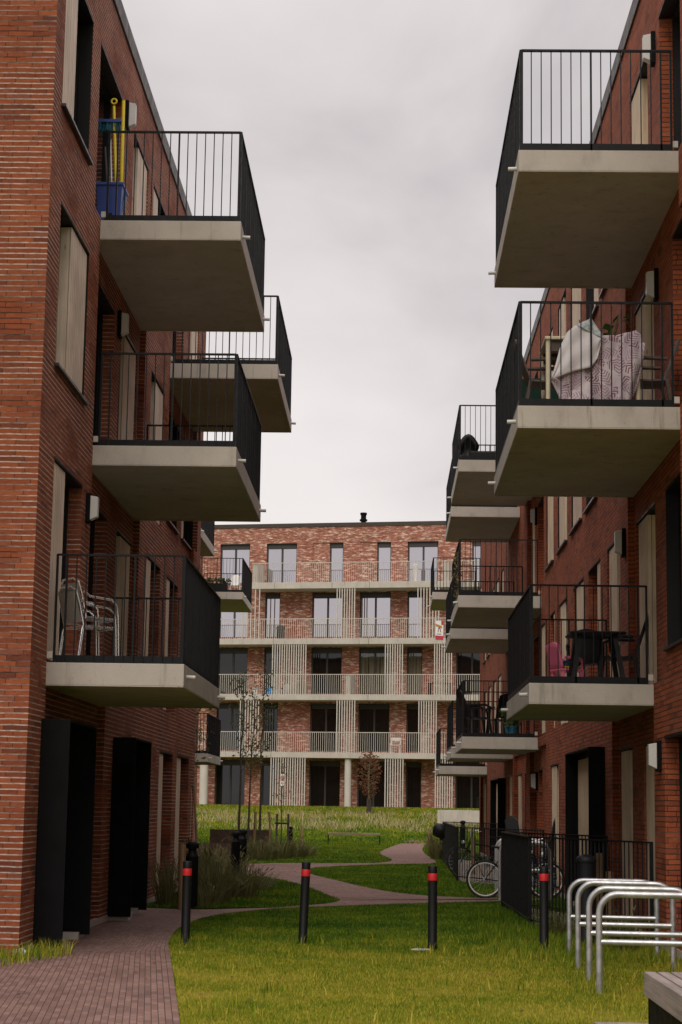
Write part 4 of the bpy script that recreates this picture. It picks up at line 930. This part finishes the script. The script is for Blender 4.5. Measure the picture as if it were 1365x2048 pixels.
# storage crate and mops
t = thing('storage_crate', 'blue plastic crate full of mops on the top left balcony', 'crate', (-3.80, 24.1, 9.165))
m = MB(); P = []
for (hx, hy, z) in ((.14, .19, 0), (.175, .23, .60), (.195, .25, .60), (.195, .25, .64), (.165, .22, .64), (.13, .18, .02)):
    P.append([(-hx, -hy, z), (hx, -hy, z), (hx, hy, z), (-hx, hy, z)])
for k, q in enumerate(P): m.v += q
m.f = [(3, 2, 1, 0)] + [(k * 4 + i, k * 4 + (i + 1) % 4, k * 4 + 4 + (i + 1) % 4, k * 4 + 4 + i) for k in range(5) for i in range(4)] + [(20, 21, 22, 23)]
m.build('tub', 'blue', t, bevel=.006); m = MB(); m.box(-.05, .05, -.215, -.20, .12, .22); m.build('tag', 'black_plastic', t)
def stick(lab, x0, x1, z1, mat, r=.014, head=None, y=24.05):
    t = thing('broom', lab, 'broom', (x0, y, 9.2), 0, 'cleaning tools in the blue crate'); m = MB(); m.tube([(0, 0, 0), (x1 - x0, .1, z1 - 9.2)], r, 8); m.build('handle', mat, t, smooth=50)
    if head == 'ring':
        q = MB(); q.torus((x1 - x0, .1, z1 - 9.2 + .07), .035, .013, 16, 6); q.build('hanger', mat, t, smooth=50)
    if head == 'brush':
        q = MB(); q.box(x1 - x0 - .17, x1 - x0 + .17, .05, .15, z1 - 9.2 - .01, z1 - 9.2 + .03); q.build('brush_block', 'blue', t); q = MB()
        for i in range(90): xx = x1 - x0 + random.uniform(-.17, .17); yy = random.uniform(.06, .14); q.tube([(xx, yy, z1 - 9.2), (xx + random.gauss(0, .03), yy + random.gauss(0, .02), z1 - 9.2 - .13)], .006, 4)
        q.build('bristles', 'teal', t)
    return t
stick('yellow broom handle with a hanging loop at its top', -3.70, -3.82, 10.98, 'yellow', .02, 'ring'); stick('thick yellow straight handle leaning in the crate', -3.66, -3.69, 11.06, 'yellow', .024); stick('thin turquoise handle beside the thick yellow one', -3.62, -3.62, 10.42, 'teal', .012)
stick('upturned broom with blue-green bristles over the crate', -3.83, -3.87, 10.75, 'steel', .011, 'brush'); stick('dark handle leaning left in the crate', -3.80, -3.92, 10.4, 'brown', .014); stick('grey handle in the middle of the crate', -3.76, -3.85, 10.5, 'steel', .012); stick('short brown handle leaning right in the crate', -3.83, -3.72, 9.95, 'brown', .013)
# blanket, table and chairs on the middle right balcony
zf = 6.165
t = thing('garden_table', 'cream table under the patterned sheet on the middle right balcony', 'table', (2.34, 21.42, zf))
m = MB(); m.box(-.56, .56, -.25, .55, .85, .89); m.build('tabletop', 'cream', t, bevel=.01)
m = MB(); m.box(-.52, .52, -.2, -.17, .72, .85); m.box(-.52, .52, .47, .5, .72, .85); m.build('apron', 'brown', t)
for x in (-.52, .52):
    for y in (-.2, .5): m = MB(); m.tube([(x, y, 0), (x, y, .85)], .028, 10); m.build('leg', 'cream', t, smooth=50)
def cloth_mat():
    m = bpy.data.materials.new('fern_print_cloth'); nt, nd, lk = nodes_of(m); p = pbsdf(m); v = mapping(nt, objco(nt), (1, .15, 1))
    vo = N(nt, 'ShaderNodeTexVoronoi'); vo.inputs['Scale'].default_value = 6; lk.new(v, vo.inputs['Vector'])
    sc_ = N(nt, 'ShaderNodeSeparateColor'); lk.new(vo.outputs['Color'], sc_.inputs[0])
    sb = N(nt, 'ShaderNodeVectorMath', operation='SUBTRACT'); lk.new(v, sb.inputs[0]); lk.new(vo.outputs['Position'], sb.inputs[1])
    ro = N(nt, 'ShaderNodeVectorRotate', rotation_type='Y_AXIS'); lk.new(sb.outputs[0], ro.inputs['Vector']); lk.new(math_(nt, 'MULTIPLY', sc_.outputs[0], 6.28), ro.inputs['Angle'])
    s3 = N(nt, 'ShaderNodeSeparateXYZ'); lk.new(ro.outputs[0], s3.inputs[0])
    az_ = math_(nt, 'ABSOLUTE', s3.outputs[2])
    st_ = math_(nt, 'SINE', math_(nt, 'MULTIPLY', math_(nt, 'SUBTRACT', s3.outputs[0], math_(nt, 'MULTIPLY', az_, .9)), 165))
    leaf = math_(nt, 'LESS_THAN', math_(nt, 'ADD', math_(nt, 'MULTIPLY', az_, 1.9), math_(nt, 'ABSOLUTE', s3.outputs[0])), .15)
    f = math_(nt, 'MULTIPLY', math_(nt, 'GREATER_THAN', st_, -.15), leaf)
    base = ramp(nt, noise(nt, v, 3.5, 4), [(.4, (.60, .54, .55)), (.6, (.46, .39, .44))])
    ink = ramp(nt, sc_.outputs[1], [(.3, (.20, .09, .13)), (.7, (.36, .26, .31))])
    lk.new(mix(nt, f, base, ink), p.inputs['Base Color']); p.inputs['Roughness'].default_value = .9; return m
M['cloth'] = cloth_mat(); M['cloth_w'] = plain('white_cloth_back', (.66, .63, .65), .9, 0, .06, 5); M['cloth_b'] = plain('blue_fern_cloth', (.42, .48, .50), .9, 0, .35, 30)
t = thing('blanket', 'fern-printed sheet draped over the table with its white back folded over', 'blanket', (2.42, 21.30, zf))
def lerpc(T, u):
    for (a, za), (b, zb) in zip(T[:-1], T[1:]):
        if u <= b: return za + (zb - za) * ((u - a) / (b - a))
    return T[-1][1]
topc = [(-.579, .344), (-.467, .41), (-.245, .47), (-.045, .77), (.018, .884), (.16, .885), (.303, .92), (.40, .947), (.47, .88), (.495, .80)]
botc = [(-.579, .336), (-.5, .18), (-.44, .02), (.30, .02), (.42, .25), (.478, .5), (.495, .79)]
def hang(u, v):
    x = -.579 + 1.074 * u; z1 = lerpc(topc, x); z0 = lerpc(botc, x)
    return (x + .012 * math.sin(9 * v + x * 6), -.215 + .03 * math.sin(x * 15 + v) * (.3 + v) + .012 * math.sin(x * 41 + v * 4) + .02 * math.sin(v * 6 + x * 4), z1 + (z0 - z1) * v)
m = MB(); m.grid(hang, 60, 24); m.build('printed_side', 'cloth', t, solid=.006, smooth=80)
ftop = [(-.579, .344), (-.529, .509), (-.466, .75), (-.391, .90), (-.292, .984), (-.2, 1.015), (-.118, 1.04), (-.05, .94), (.0, .86)]
fbot = [(-.579, .34), (-.468, .378), (-.294, .448), (-.121, .483), (-.046, .59), (0, .80)]
def flap(u, v):
    x = -.579 + .579 * u; z1 = lerpc(ftop, x); z0 = lerpc(fbot, x)
    return (x, -.262 + .010 * math.sin(x * 24 + v * 2) + .008 * math.sin(v * 11 + x * 9) - .012 * math.sin(math.pi * v), z1 + (z0 - z1) * v)
m = MB(); m.grid(flap, 40, 18); m.build('folded_back', 'cloth_w', t, solid=.006, smooth=80)
def turned(u, v):
    x = -.30 + .31 * u; z1 = lerpc([(-.30, .985), (-.19, 1.03), (-.118, 1.065), (.01, .87)], x); z0 = lerpc([(-.30, .982), (-.218, .945), (-.119, .885), (.01, .83)], x)
    return (x, -.278 + .006 * math.sin(u * 9 + v * 3), z1 + (z0 - z1) * v)
m = MB(); m.grid(turned, 16, 6); m.build('turned_edge', 'cloth_b', t, solid=.005, smooth=80)
plastic_chair('brown chair left of the sheet-covered table, seen from the side', (1.83, 21.6, zf), R(-90), 'brown', 1, 'brown balcony chairs'); plastic_chair('brown chair against the wall right of the sheet-covered table', (3.0, 21.5, zf), R(90), 'brown', 1, 'brown balcony chairs')
t = thing('deck_chair', 'white folded deck chair by the outer railing of the middle right balcony', 'deck chair', (1.86, 22.9, zf), R(80))
for y in (-.25, .25):
    m = MB(); m.bar((-.2, y, .75), (.35, y, 0), .03, .05); m.build('leg', 'cream', t); m = MB(); m.bar((-.3, y * .9, 0), (.35, y * .9, .35), .03, .045); m.build('leg', 'cream', t)
m = MB(); m.grid(lambda u, v: (-.2 + .5 * u, -.24 + .48 * v, .74 - .62 * u - .12 * math.sin(math.pi * u)), 10, 4); m.build('sling', 'darkgreen', t, solid=.01)

def potted(lab, loc, s, pot='black_plastic', n=60, leaf='leafg', h=.5):
    t = thing('potted_plant', lab, 'plant', loc); m = MB(); m.lathe([(.09 * s, 0), (.12 * s, .2 * s), (.13 * s, .2 * s), (.13 * s, .23 * s), (.1 * s, .23 * s)], n=16); m.build('pot', pot, t, smooth=40)
    c = MB(); tips = []
    for i in range(9):
        a = i * 2.4; e = Vector((math.cos(a) * .16 * s, math.sin(a) * .16 * s, .22 * s + h * s * random.uniform(.5, 1))); c.tube([(0, 0, .2 * s), e], .006, 4); tips += [e, e * .8]
    leaf_cloud(c, tips, n, .07 * s, .05 * s, 1); c.build('foliage', leaf, t); return t
potted('broad-leaved plant behind the sheet-covered table', (2.52, 22.3, zf), 1.75, n=16, h=.62)
# lowest right balcony
t = thing('garden_table', 'black plastic table on the lowest right balcony', 'table', (2.68, 24.2, 3.165))
m = MB(); m.box(-.36, .36, -.36, .36, .67, .71); m.build('tabletop', 'black_plastic', t, bevel=.02)
for x in (-1, 1):
    for y in (-1, 1): m = MB(); m.bar((x * .33, y * .33, 0), (x * .22, y * .22, .67), .06, .06); m.build('leg', 'black_plastic', t)
plastic_chair('black plastic chair behind the black table, facing the lawn', (2.60, 24.75, 3.165), R(172), 'black_plastic', .9, 'black plastic balcony chairs')
plastic_chair('black plastic chair at the black table, its back to the wall', (3.02, 24.6, 3.165), R(80), 'black_plastic', 1.05, 'black plastic balcony chairs')
t = thing('child_chair', 'pink plastic child chair on the lowest right balcony', 'chair', (2.36, 24.7, 3.165), R(-70))
for x in (-.17, .17):
    for y in (-.14, .14): m = MB(); m.bar((x, y, 0), (x * .9, y * .9, .26), .05, .05); m.build('leg', 'pink', t, bevel=.012)
    m = MB(); m.tube([(x, .14, .26), (x * 1.12, .12, .40), (x * 1.1, -.12, .42)], .022, 8); m.build('arm', 'pink', t, smooth=60)
m = MB(); m.box(-.19, .19, -.17, .17, .24, .275); m.build('seat', 'pink', t, bevel=.015)
m = MB(); m.grid(lambda u, v: (-.19 + .38 * u, -.16 - .07 * v, .28 + .30 * v + .04 * v * math.sin(math.pi * u)), 8, 5); m.build('backrest', 'pink', t, solid=.03, smooth=60)
for i, (cm, lab) in enumerate((('yellow', 'yellow folded cushion on the pink child chair'), ('teal', 'teal folded cushion on the pink child chair'), ('blue', 'blue folded cushion on the pink child chair'))):
    m = MB(); m.box(-.14, .14, -.1, .14, .28 + i * .035, .312 + i * .035); o = m.build('cushion', cm, loc=(2.36, 24.7, 3.165), bevel=.015); o.rotation_euler = (0, 0, R(-70)); tag(o, lab, 'cushion', 'cushions on the child chair')
# further right balconies
plastic_chair('black plastic chair by the outer railing of the lowest far right balcony', (2.0, 42.0, 3.165), R(-75), 'black_plastic', 1.1, 'black plastic balcony chairs'); plastic_chair('black plastic chair in the middle of the lowest far right balcony', (2.55, 42.3, 3.165), R(20), 'black_plastic', 1.05, 'black plastic balcony chairs')
t = thing('garden_table', 'small black side table on the lowest far right balcony', 'table', (2.75, 41.9, 3.165)); m = MB(); m.box(-.2, .2, -.2, .2, .66, .70); m.build('tabletop', 'black_plastic', t)
for x in (-.16, .16): m = MB(); m.bar((x, 0, 0), (x * .7, 0, .66), .05, .3); m.build('leg', 'black_plastic', t)
potted('leafy green plant near the wall on the lowest far right balcony', (2.72, 41.5, 3.165), 1.1, 'teal', 90, 'leafg', .35)
t = thing('sofa', 'low black cushioned sofa on the top far right balcony', 'sofa', (2.35, 41.1, 9.165)); m = MB(); m.box(-.6, .85, -.3, .4, .05, .30); m.build('seat', 'black_plastic', t, bevel=.04); m = MB(); m.box(-.6, .85, .3, .45, .28, .36); m.build('backrest', 'black_plastic', t, bevel=.03)
m = MB(); m.grid(lambda u, v: (-.78 + .32 * u, -.1 + .12 * math.sin(math.pi * v), .06 + .58 * v * (1 - .45 * abs(2 * u - 1) ** 1.4)), 10, 8); o = m.build('cushion', 'black_plastic', loc=(2.35, 40.9, 9.165), solid=.10, smooth=70); tag(o, 'dark pointed cushion standing against the railing beside the black sofa', 'cushion')
t = thing('climbing_plant', 'thin straw-coloured creeper on the railing of the middle far right balcony', 'plant', (1.53, 41.4, 6.2)); m = MB(); tp = []
for i in range(5):
    p = [(0, (i - 2) * .22, -.02)]
    for k in range(6): p.append((random.gauss(0, .015), (i - 2) * .22 + random.gauss(0, .1), .17 * (k + 1)))
    m.tube(p, .006, 4); tp += [Vector(q) for q in p]
m.build('stems', 'stake', t); m = MB(); leaf_cloud(m, tp, 110, .05, .05, 1); m.build('leaves', 'strawg', t)
t = thing('window_box', 'black window box with browned plants on the far left balcony', 'planter box', (-6.2, 67.0, 9.165)); m = MB(); m.box(-.45, .35, 0, .25, 0, .36); m.build('trough', 'black_plastic', t); m = MB(); leaf_cloud(m, [Vector((x, .12, .46)) for x in (-.35, -.2, 0, .15, .3)], 120, .08, .07, .8); m.build('foliage', 'leafd', t)
plastic_chair('white plastic stool chair beside the window box on the far left balcony', (-5.6, 67.4, 9.165), R(180), 'white', .8)
# lounge chairs on the far terrace
def lounge(lab, loc, rz):
    t = thing('lounge_chair', lab, 'chair', loc, rz, 'fan-backed lounge chairs')
    m = MB(); m.grid(lambda u, v: ((-.28 + .56 * u) * (1 + .12 * v), -.25 - .32 * v, .35 + (.95 + .10 * math.sin(math.pi * u)) * v), 8, 5); m.build('backrest', 'grey_pl', t, solid=.03)
    m = MB(); m.grid(lambda u, v: (-.27 + .54 * u, -.27 + .6 * v, .32 + .1 * v), 6, 4); m.build('seat', 'grey_pl', t, solid=.03)
    for x in (-.33, .33):
        m = MB(); m.bar((x, .3, 0), (x, .3, .55), .05, .09); m.build('leg', 'grey_pl', t); m = MB(); m.bar((x, -.5, 0), (x, .1, .42), .04, .09); m.build('leg', 'grey_pl', t); m = MB(); m.box(x - .07, x + .07, -.35, .38, .55, .575); m.build('arm', 'grey_pl', t)
    return t
M['grey_pl'] = plain('slate_plastic', (.045, .047, .05), .5)
lounge('dark grey lounge chair with its back to the lawn on the far terrace', (3.02, 41.0, .06), R(-50)).scale = (.62, .8, 1.0); lounge('dark grey lounge chair with its back to the wall on the far terrace', (2.98, 37.5, .02), R(62)).scale = (.62, .8, 1.05)
# belongings on the end block galleries (local to the facade, then placed in the world)
ca, sa = math.cos(ANG), math.sin(ANG)
def onB(s, d, z): return (s * ca - d * sa, YB + s * sa + d * ca, z)
def poster(lab, s, z, w, h, marks):
    t = thing('banner', lab, 'banner', onB(s, -.03, z), ANG); m = MB(); m.box(-w / 2, w / 2, 0, .012, 0, h); m.build('sheet', 'white', t)
    for nm, (x0, x1, z0, z1, mt, sk) in marks.items():
        q = MB(); q.add([(x0, -.004, z0), (x1, -.004, z0 - sk), (x1, -.004, z1 - sk), (x0, -.004, z1)], [(0, 1, 2, 3)]); q.build(nm, mt, t)
    return t
M['ochre'] = plain('ochre_print', (.42, .22, .03), .7); M['crimson'] = plain('crimson_print', (.48, .03, .06), .7); M['plum'] = plain('plum_print', (.20, .05, .12), .7); M['palep'] = plain('faded_print', (.42, .20, .19), .7)
pt = poster('white and red banner with an ochre slash hung on a gallery railing', 2.82, 10.66, .44, 1.02, {'red_block': (-.215, .215, .01, .21, 'crimson', .02), 'ochre_slash': (-.21, .15, .72, .86, 'ochre', .14), 'red_disc': (.10, .215, .78, 1.01, 'crimson', 0), 'text_line': (-.15, .12, .27, .31, 'plum', .01)})
q = MB(); P = [(-.09, .40), (-.05, .40), (-.03, .56), (.0, .60), (.03, .52), (.05, .38), (.09, .38), (.07, .56), (.0, .70), (-.06, .60)]; q.v = [(x, -.005, z) for x, z in P]; q.f = [(0, 1, 2, 9), (9, 2, 3, 8), (8, 3, 4, 7), (4, 5, 6, 7)]; q.build('emblem', 'plum', pt)
poster('small faded pink sign fixed to the ground floor slat screen', -5.82, 2.66, .22, .64, {'pink_block': (-.10, .10, .26, .56, 'palep', 0), 'text_line': (-.09, .09, .13, .16, 'palep', 0)})
def at_b(name, lab, cat, s, d, z, fn, mat, group=None, **k):
    m = MB(); fn(m); o = m.build(name, mat, loc=onB(s, d, z), **k); o.rotation_euler = (0, 0, ANG); return tag(o, lab, cat, group)
at_b('bucket', 'white bucket on the gallery just right of the sapling crowns', 'bucket', -7.55, .3, 7.66, lambda m: m.lathe([(.13, 0), (.17, .34), (.18, .34), (.18, .37), (.12, .37)], n=16), 'white', smooth=40)
at_b('plastic_bag', 'bright blue bag on the gallery behind the railing', 'bag', -6.75, .4, 7.66, lambda m: m.lathe([(.16, 0), (.2, .12), (.17, .28), (.05, .36), (.08, .42)], n=12), 'bluebag', smooth=60) if M.setdefault('bluebag', plain('blue_bag', (.05, .28, .62), .5)) else None
at_b('plastic_bag', 'pale blue bag beside the bright blue one on the gallery', 'bag', -6.3, .4, 7.66, lambda m: m.lathe([(.15, 0), (.18, .12), (.15, .26), (.05, .34), (.08, .38)], n=12), 'palebag', smooth=60) if M.setdefault('palebag', plain('pale_bag', (.35, .45, .62), .5)) else None
at_b('plastic_bag', 'big clear white sack behind the wide slat screen', 'bag', -5.75, .5, 7.66, lambda m: m.lathe([(.2, 0), (.28, .2), (.24, .45), (.08, .6), (.1, .66)], n=12), 'whitebag', smooth=60) if M.setdefault('whitebag', plain('white_sack', (.55, .56, .6), .5)) else None
at_b('cardboard_box', 'brown box behind the wide slat screen on the gallery', 'box', -5.0, .5, 7.66, lambda m: m.box(-.3, .3, -.2, .2, 0, .62), 'stake', bevel=.01)
def wchair(m):
    for x in (-.25, .25):
        m.box(x - .025, x + .025, -.2, -.15, 0, .5); m.box(x - .025, x + .025, .15, .2, 0, .85)
    m.box(-.27, .27, -.22, .2, .42, .46); m.box(-.25, .25, .15, .19, .68, .85)
at_b('metal_chair', 'white garden chair on the first gallery', 'chair', .35, .5, 4.5, wchair, 'white')
def dtable(m):
    m.box(-.65, .65, -.3, .3, .62, .68)
    for x in (-.55, .55): m.box(x - .05, x + .05, -.25, .25, 0, .62)
at_b('garden_table', 'dark table behind the slat screen near the right block', 'table', 2.75, .7, 7.66, dtable, 'black_plastic')
at_b('grill', 'dark kettle grill on a gallery before the mottled brick', 'grill', -6.25, .6, 10.74, lambda m: (m.lathe([(.05, .4), (.22, .5), (.26, .62), (.22, .74), (.05, .8)], n=14), m.box(-.2, .2, -.15, .15, 0, .5)), 'matt_black', smooth=50)
at_b('potted_plant', 'white tall vase standing before a top floor window', 'vase', 1.38, .5, 13.87, lambda m: m.lathe([(.1, 0), (.14, .5), (.14, .98), (.1, 1.0)], n=14), 'white', smooth=40).name = 'vase'

# ------------------------------------------------------------------ camera, light, sky
cam = bpy.data.cameras.new('camera'); co = bpy.data.objects.new('camera', cam); COL.objects.link(co)
rt = Vector((.99959287, .02411978, .01524263)); dn = Vector((.01129529, .15606259, -.98768258)); fw = Vector((-.02620149, .98745263, .15572662))
mt = Matrix((rt, -dn, -fw)).transposed().to_4x4(); mt.translation = (0, 0, 1.6134); co.matrix_world = mt
cam.sensor_fit = 'VERTICAL'; cam.sensor_height = 36; cam.sensor_width = 24; cam.lens = 3731.15 / 2048 * 36; cam.clip_start = .1; cam.clip_end = 3000; SC.camera = co
EL, AZ = R(44), R(188)     # soft sun high behind the camera
sun = bpy.data.lights.new('sun', 'SUN'); sun.energy = 1.1; sun.angle = R(35); sun.color = (1, .93, .83)
so = bpy.data.objects.new('sun', sun); COL.objects.link(so)
d = Vector((math.sin(AZ) * math.cos(EL), math.cos(AZ) * math.cos(EL), math.sin(EL))); so.rotation_euler = d.to_track_quat('Z', 'Y').to_euler(); so.location = (0, -30, 40)
w = bpy.data.worlds.new('World'); SC.world = w; w.use_nodes = True; nt = w.node_tree; bg = nt.nodes['Background']
sky = N(nt, 'ShaderNodeTexSky', sky_type='NISHITA'); sky.sun_disc = False; sky.sun_elevation = EL; sky.sun_rotation = AZ; sky.dust_density = 4; sky.ozone_density = 1
gc = N(nt, 'ShaderNodeTexCoord').outputs['Generated']; sp = N(nt, 'ShaderNodeSeparateXYZ'); nt.links.new(gc, sp.inputs[0])
el = math_(nt, 'MAXIMUM', sp.outputs[2], 0)
n1 = noise(nt, mapping(nt, gc, (2.0, 2.0, 2.9), (.31, .1, .4)), 1.6, 7, .52, .5); n2 = noise(nt, mapping(nt, gc, (1.2, 1.2, 1.6), (.8, .3, .1)), 2.2, 4, .5)
cl = math_(nt, 'ADD', math_(nt, 'MULTIPLY', n1, .55), math_(nt, 'MULTIPLY', n2, .45))
tint = ramp(nt, cl, [(.37, (4.2, 3.9, 4.02)), (.455, (5.4, 5.0, 5.02)), (.53, (6.5, 6.03, 5.95)), (.62, (7.4, 6.95, 6.8))])
lift = math_(nt, 'ADD', math_(nt, 'SUBTRACT', 1.06, math_(nt, 'MULTIPLY', math_(nt, 'MINIMUM', el, .42), .36)), math_(nt, 'MULTIPLY', math_(nt, 'POWER', math_(nt, 'MAXIMUM', math_(nt, 'SUBTRACT', el, .38), 0), 1.2), 2.6))
sc = N(nt, 'ShaderNodeVectorMath', operation='SCALE'); nt.links.new(tint, sc.inputs[0]); nt.links.new(lift, sc.inputs['Scale'])
nt.links.new(mix(nt, .94, sky.outputs[0], sc.outputs[0]), bg.inputs['Color']); bg.inputs['Strength'].default_value = .1
SC.view_settings.view_transform = 'Standard'; SC.view_settings.look = 'None'; SC.view_settings.exposure = .3; SC.view_settings.gamma = 1
SC.cycles.use_denoising = True; SC.cycles.max_bounces = 6; SC.cycles.diffuse_bounces = 4
